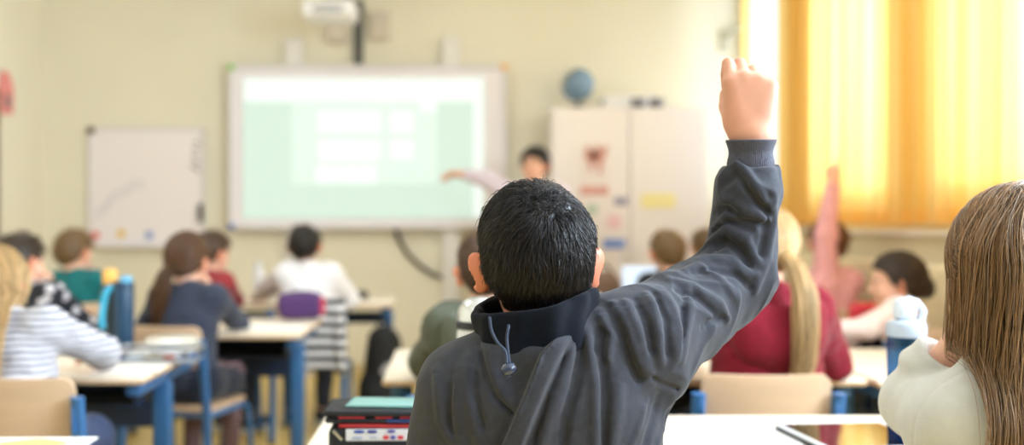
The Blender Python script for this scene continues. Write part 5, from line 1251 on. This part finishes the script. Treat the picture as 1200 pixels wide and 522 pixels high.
# laptop
lp = on('laptop', X(766, 5.5)+.02, 5.62, ZT, 0, 'open silver laptop with a bright screen in front of the child in black', 'laptop')
MB().box((0, -.02, .009), (.32, .22, .016), bev=.005).build('laptop_base', M_alu, lp); 
MB().box((0, -.01, .0175), (.27, .10, .002), bev=.0005).build('keyboard', mat('keys_dark', (60, 62, 68), .6), lp)
sr = MB().box((0, .105, .125), (.32, .008, .215), rotm(math.radians(-12), 0, 0), bev=.004).build('laptop_lid', M_alu, lp)
sn = MB().box((0, .099, .126), (.30, .003, .19), rotm(math.radians(-12), 0, 0)).build('screen', screen('laptop_glow', (214, 232, 255), 1.0), sr)
t_ = on('pencil_case', X(734, 5.38), 5.40, ZT, .1, 'lime green pencil case on the desk beside the open laptop', 'pencil case')
MB().box((0, 0, .04), (.20, .06, .08), bev=.025, seg=4).build('pouch', mat('lime_nylon', (150, 186, 60), .6), t_, True); MB().tube([(-.08, 0, .0805), (.08, 0, .0805)], .003, 8).build('zip', M_silver, t_, True)
t_ = on('school_bag', X(712, 5.6)-.02, 5.62, ZT, -.1, 'dusky brown bag standing on the laptop desk behind the boy\'s head', 'bag')
sdf_obj('bag', lambda p: np.maximum(smin(boxd(p, (0, 0, .08), (.10, .06, .08), r=.035), rc(p, (-.05, 0, .15), (.04, 0, .17), .04, .03), .04)+.004*wob(p, 30), .002-p[:, 2]), (-.16, -.12, -.02), (.16, .12, .26), .005*QH, mat('bag_brown', (112, 88, 78), .75), t_)
MB().tube(smooth_path([np.array(q) for q in ((-.05, 0, .18), (-.03, 0, .225), (.02, 0, .23), (.045, 0, .19))]), .007, 8).build('grab_handle', mat('bag_dark', (70, 54, 50), .7), t_, True)
# window desk
t_ = on('pencil_case', X(1022, 4.33), 4.33, ZT, -.1, 'red pencil bag with a purple underside on the narrow desk by the radiator', 'pencil case')
sdf_obj('pouch', lambda p: np.maximum(boxd(p, (0, 0, .075), (.095, .05, .05), r=.035)+.003*wob(p, 40), .03-p[:, 2]), (-.14, -.09, -.0), (.14, .09, .16), .004*QH, mat('red_nylon', (206, 40, 62), .55), t_)
MB().box((0, 0, .0175), (.17, .085, .034), bev=.012, seg=3).build('underside', mat('purple_base', (96, 44, 92), .6), t_, True)
SKY, WINP, FILL, FSTOP, EXPO = 1.4, 75, 11, 1.8, 0.12
# ---------------------------------------------------------------- light and camera
sc = bpy.context.scene
wd = bpy.data.worlds.new('daylight'); sc.world = wd; wd.use_nodes = True
bg = wd.node_tree.nodes['Background']; bg.inputs[0].default_value = (.82, .92, 1, 1); bg.inputs[1].default_value = SKY
def area(name, loc_, size, sy, power, rot, color=(1, 1, 1)):
    l = bpy.data.lights.new(name, 'AREA'); l.shape = 'RECTANGLE'; l.size = size; l.size_y = sy; l.energy = power; l.color = color
    o = bpy.data.objects.new(name, l); COL.objects.link(o); o.location = loc_; o.rotation_euler = rot; return o
for i, (a, b, mul) in enumerate(WIN):
    area('window_daylight', (XR+.42, (a+b)/2, (WB+WT)/2), WT-WB, b-a, WINP*(b-a)*(.3, .52, .34, 2.3, .9)[i], (0, math.radians(90), 0), (.74, .86, 1))
for yy in (.4, 3.0, 5.2):
    for xx in (-1.6, .8):
        area('ceiling_fill', (xx, yy, ZC-.08), 1.2, .3, FILL*(.3 if yy < 1 else 1), (0, 0, 0), (.90, .95, 1))  # unseen area lights added under the ceiling as fill, no fixtures
cam = bpy.data.cameras.new('camera'); co = bpy.data.objects.new('camera', cam); COL.objects.link(co)
cam.lens = 35; cam.sensor_width = 36; cam.sensor_fit = 'HORIZONTAL'; cam.shift_x = (600-CX)/1200; cam.shift_y = (CY-261)/1200
co.location = (0, 0, CH); co.rotation_euler = (math.pi/2, 0, 0); cam.clip_start = .05
cam.dof.use_dof = True; cam.dof.focus_distance = 1.42; cam.dof.aperture_fstop = FSTOP
sc.camera = co
sc.view_settings.view_transform = 'Standard'; sc.view_settings.look = 'None'; sc.view_settings.gamma = 1; sc.view_settings.exposure = EXPO; sc.view_settings.use_curve_mapping = False
sc.cycles.use_denoising = True
sc.cycles.max_bounces = 8; sc.cycles.diffuse_bounces = 5; sc.cycles.transparent_max_bounces = 16; sc.cycles.sample_clamp_indirect = 6
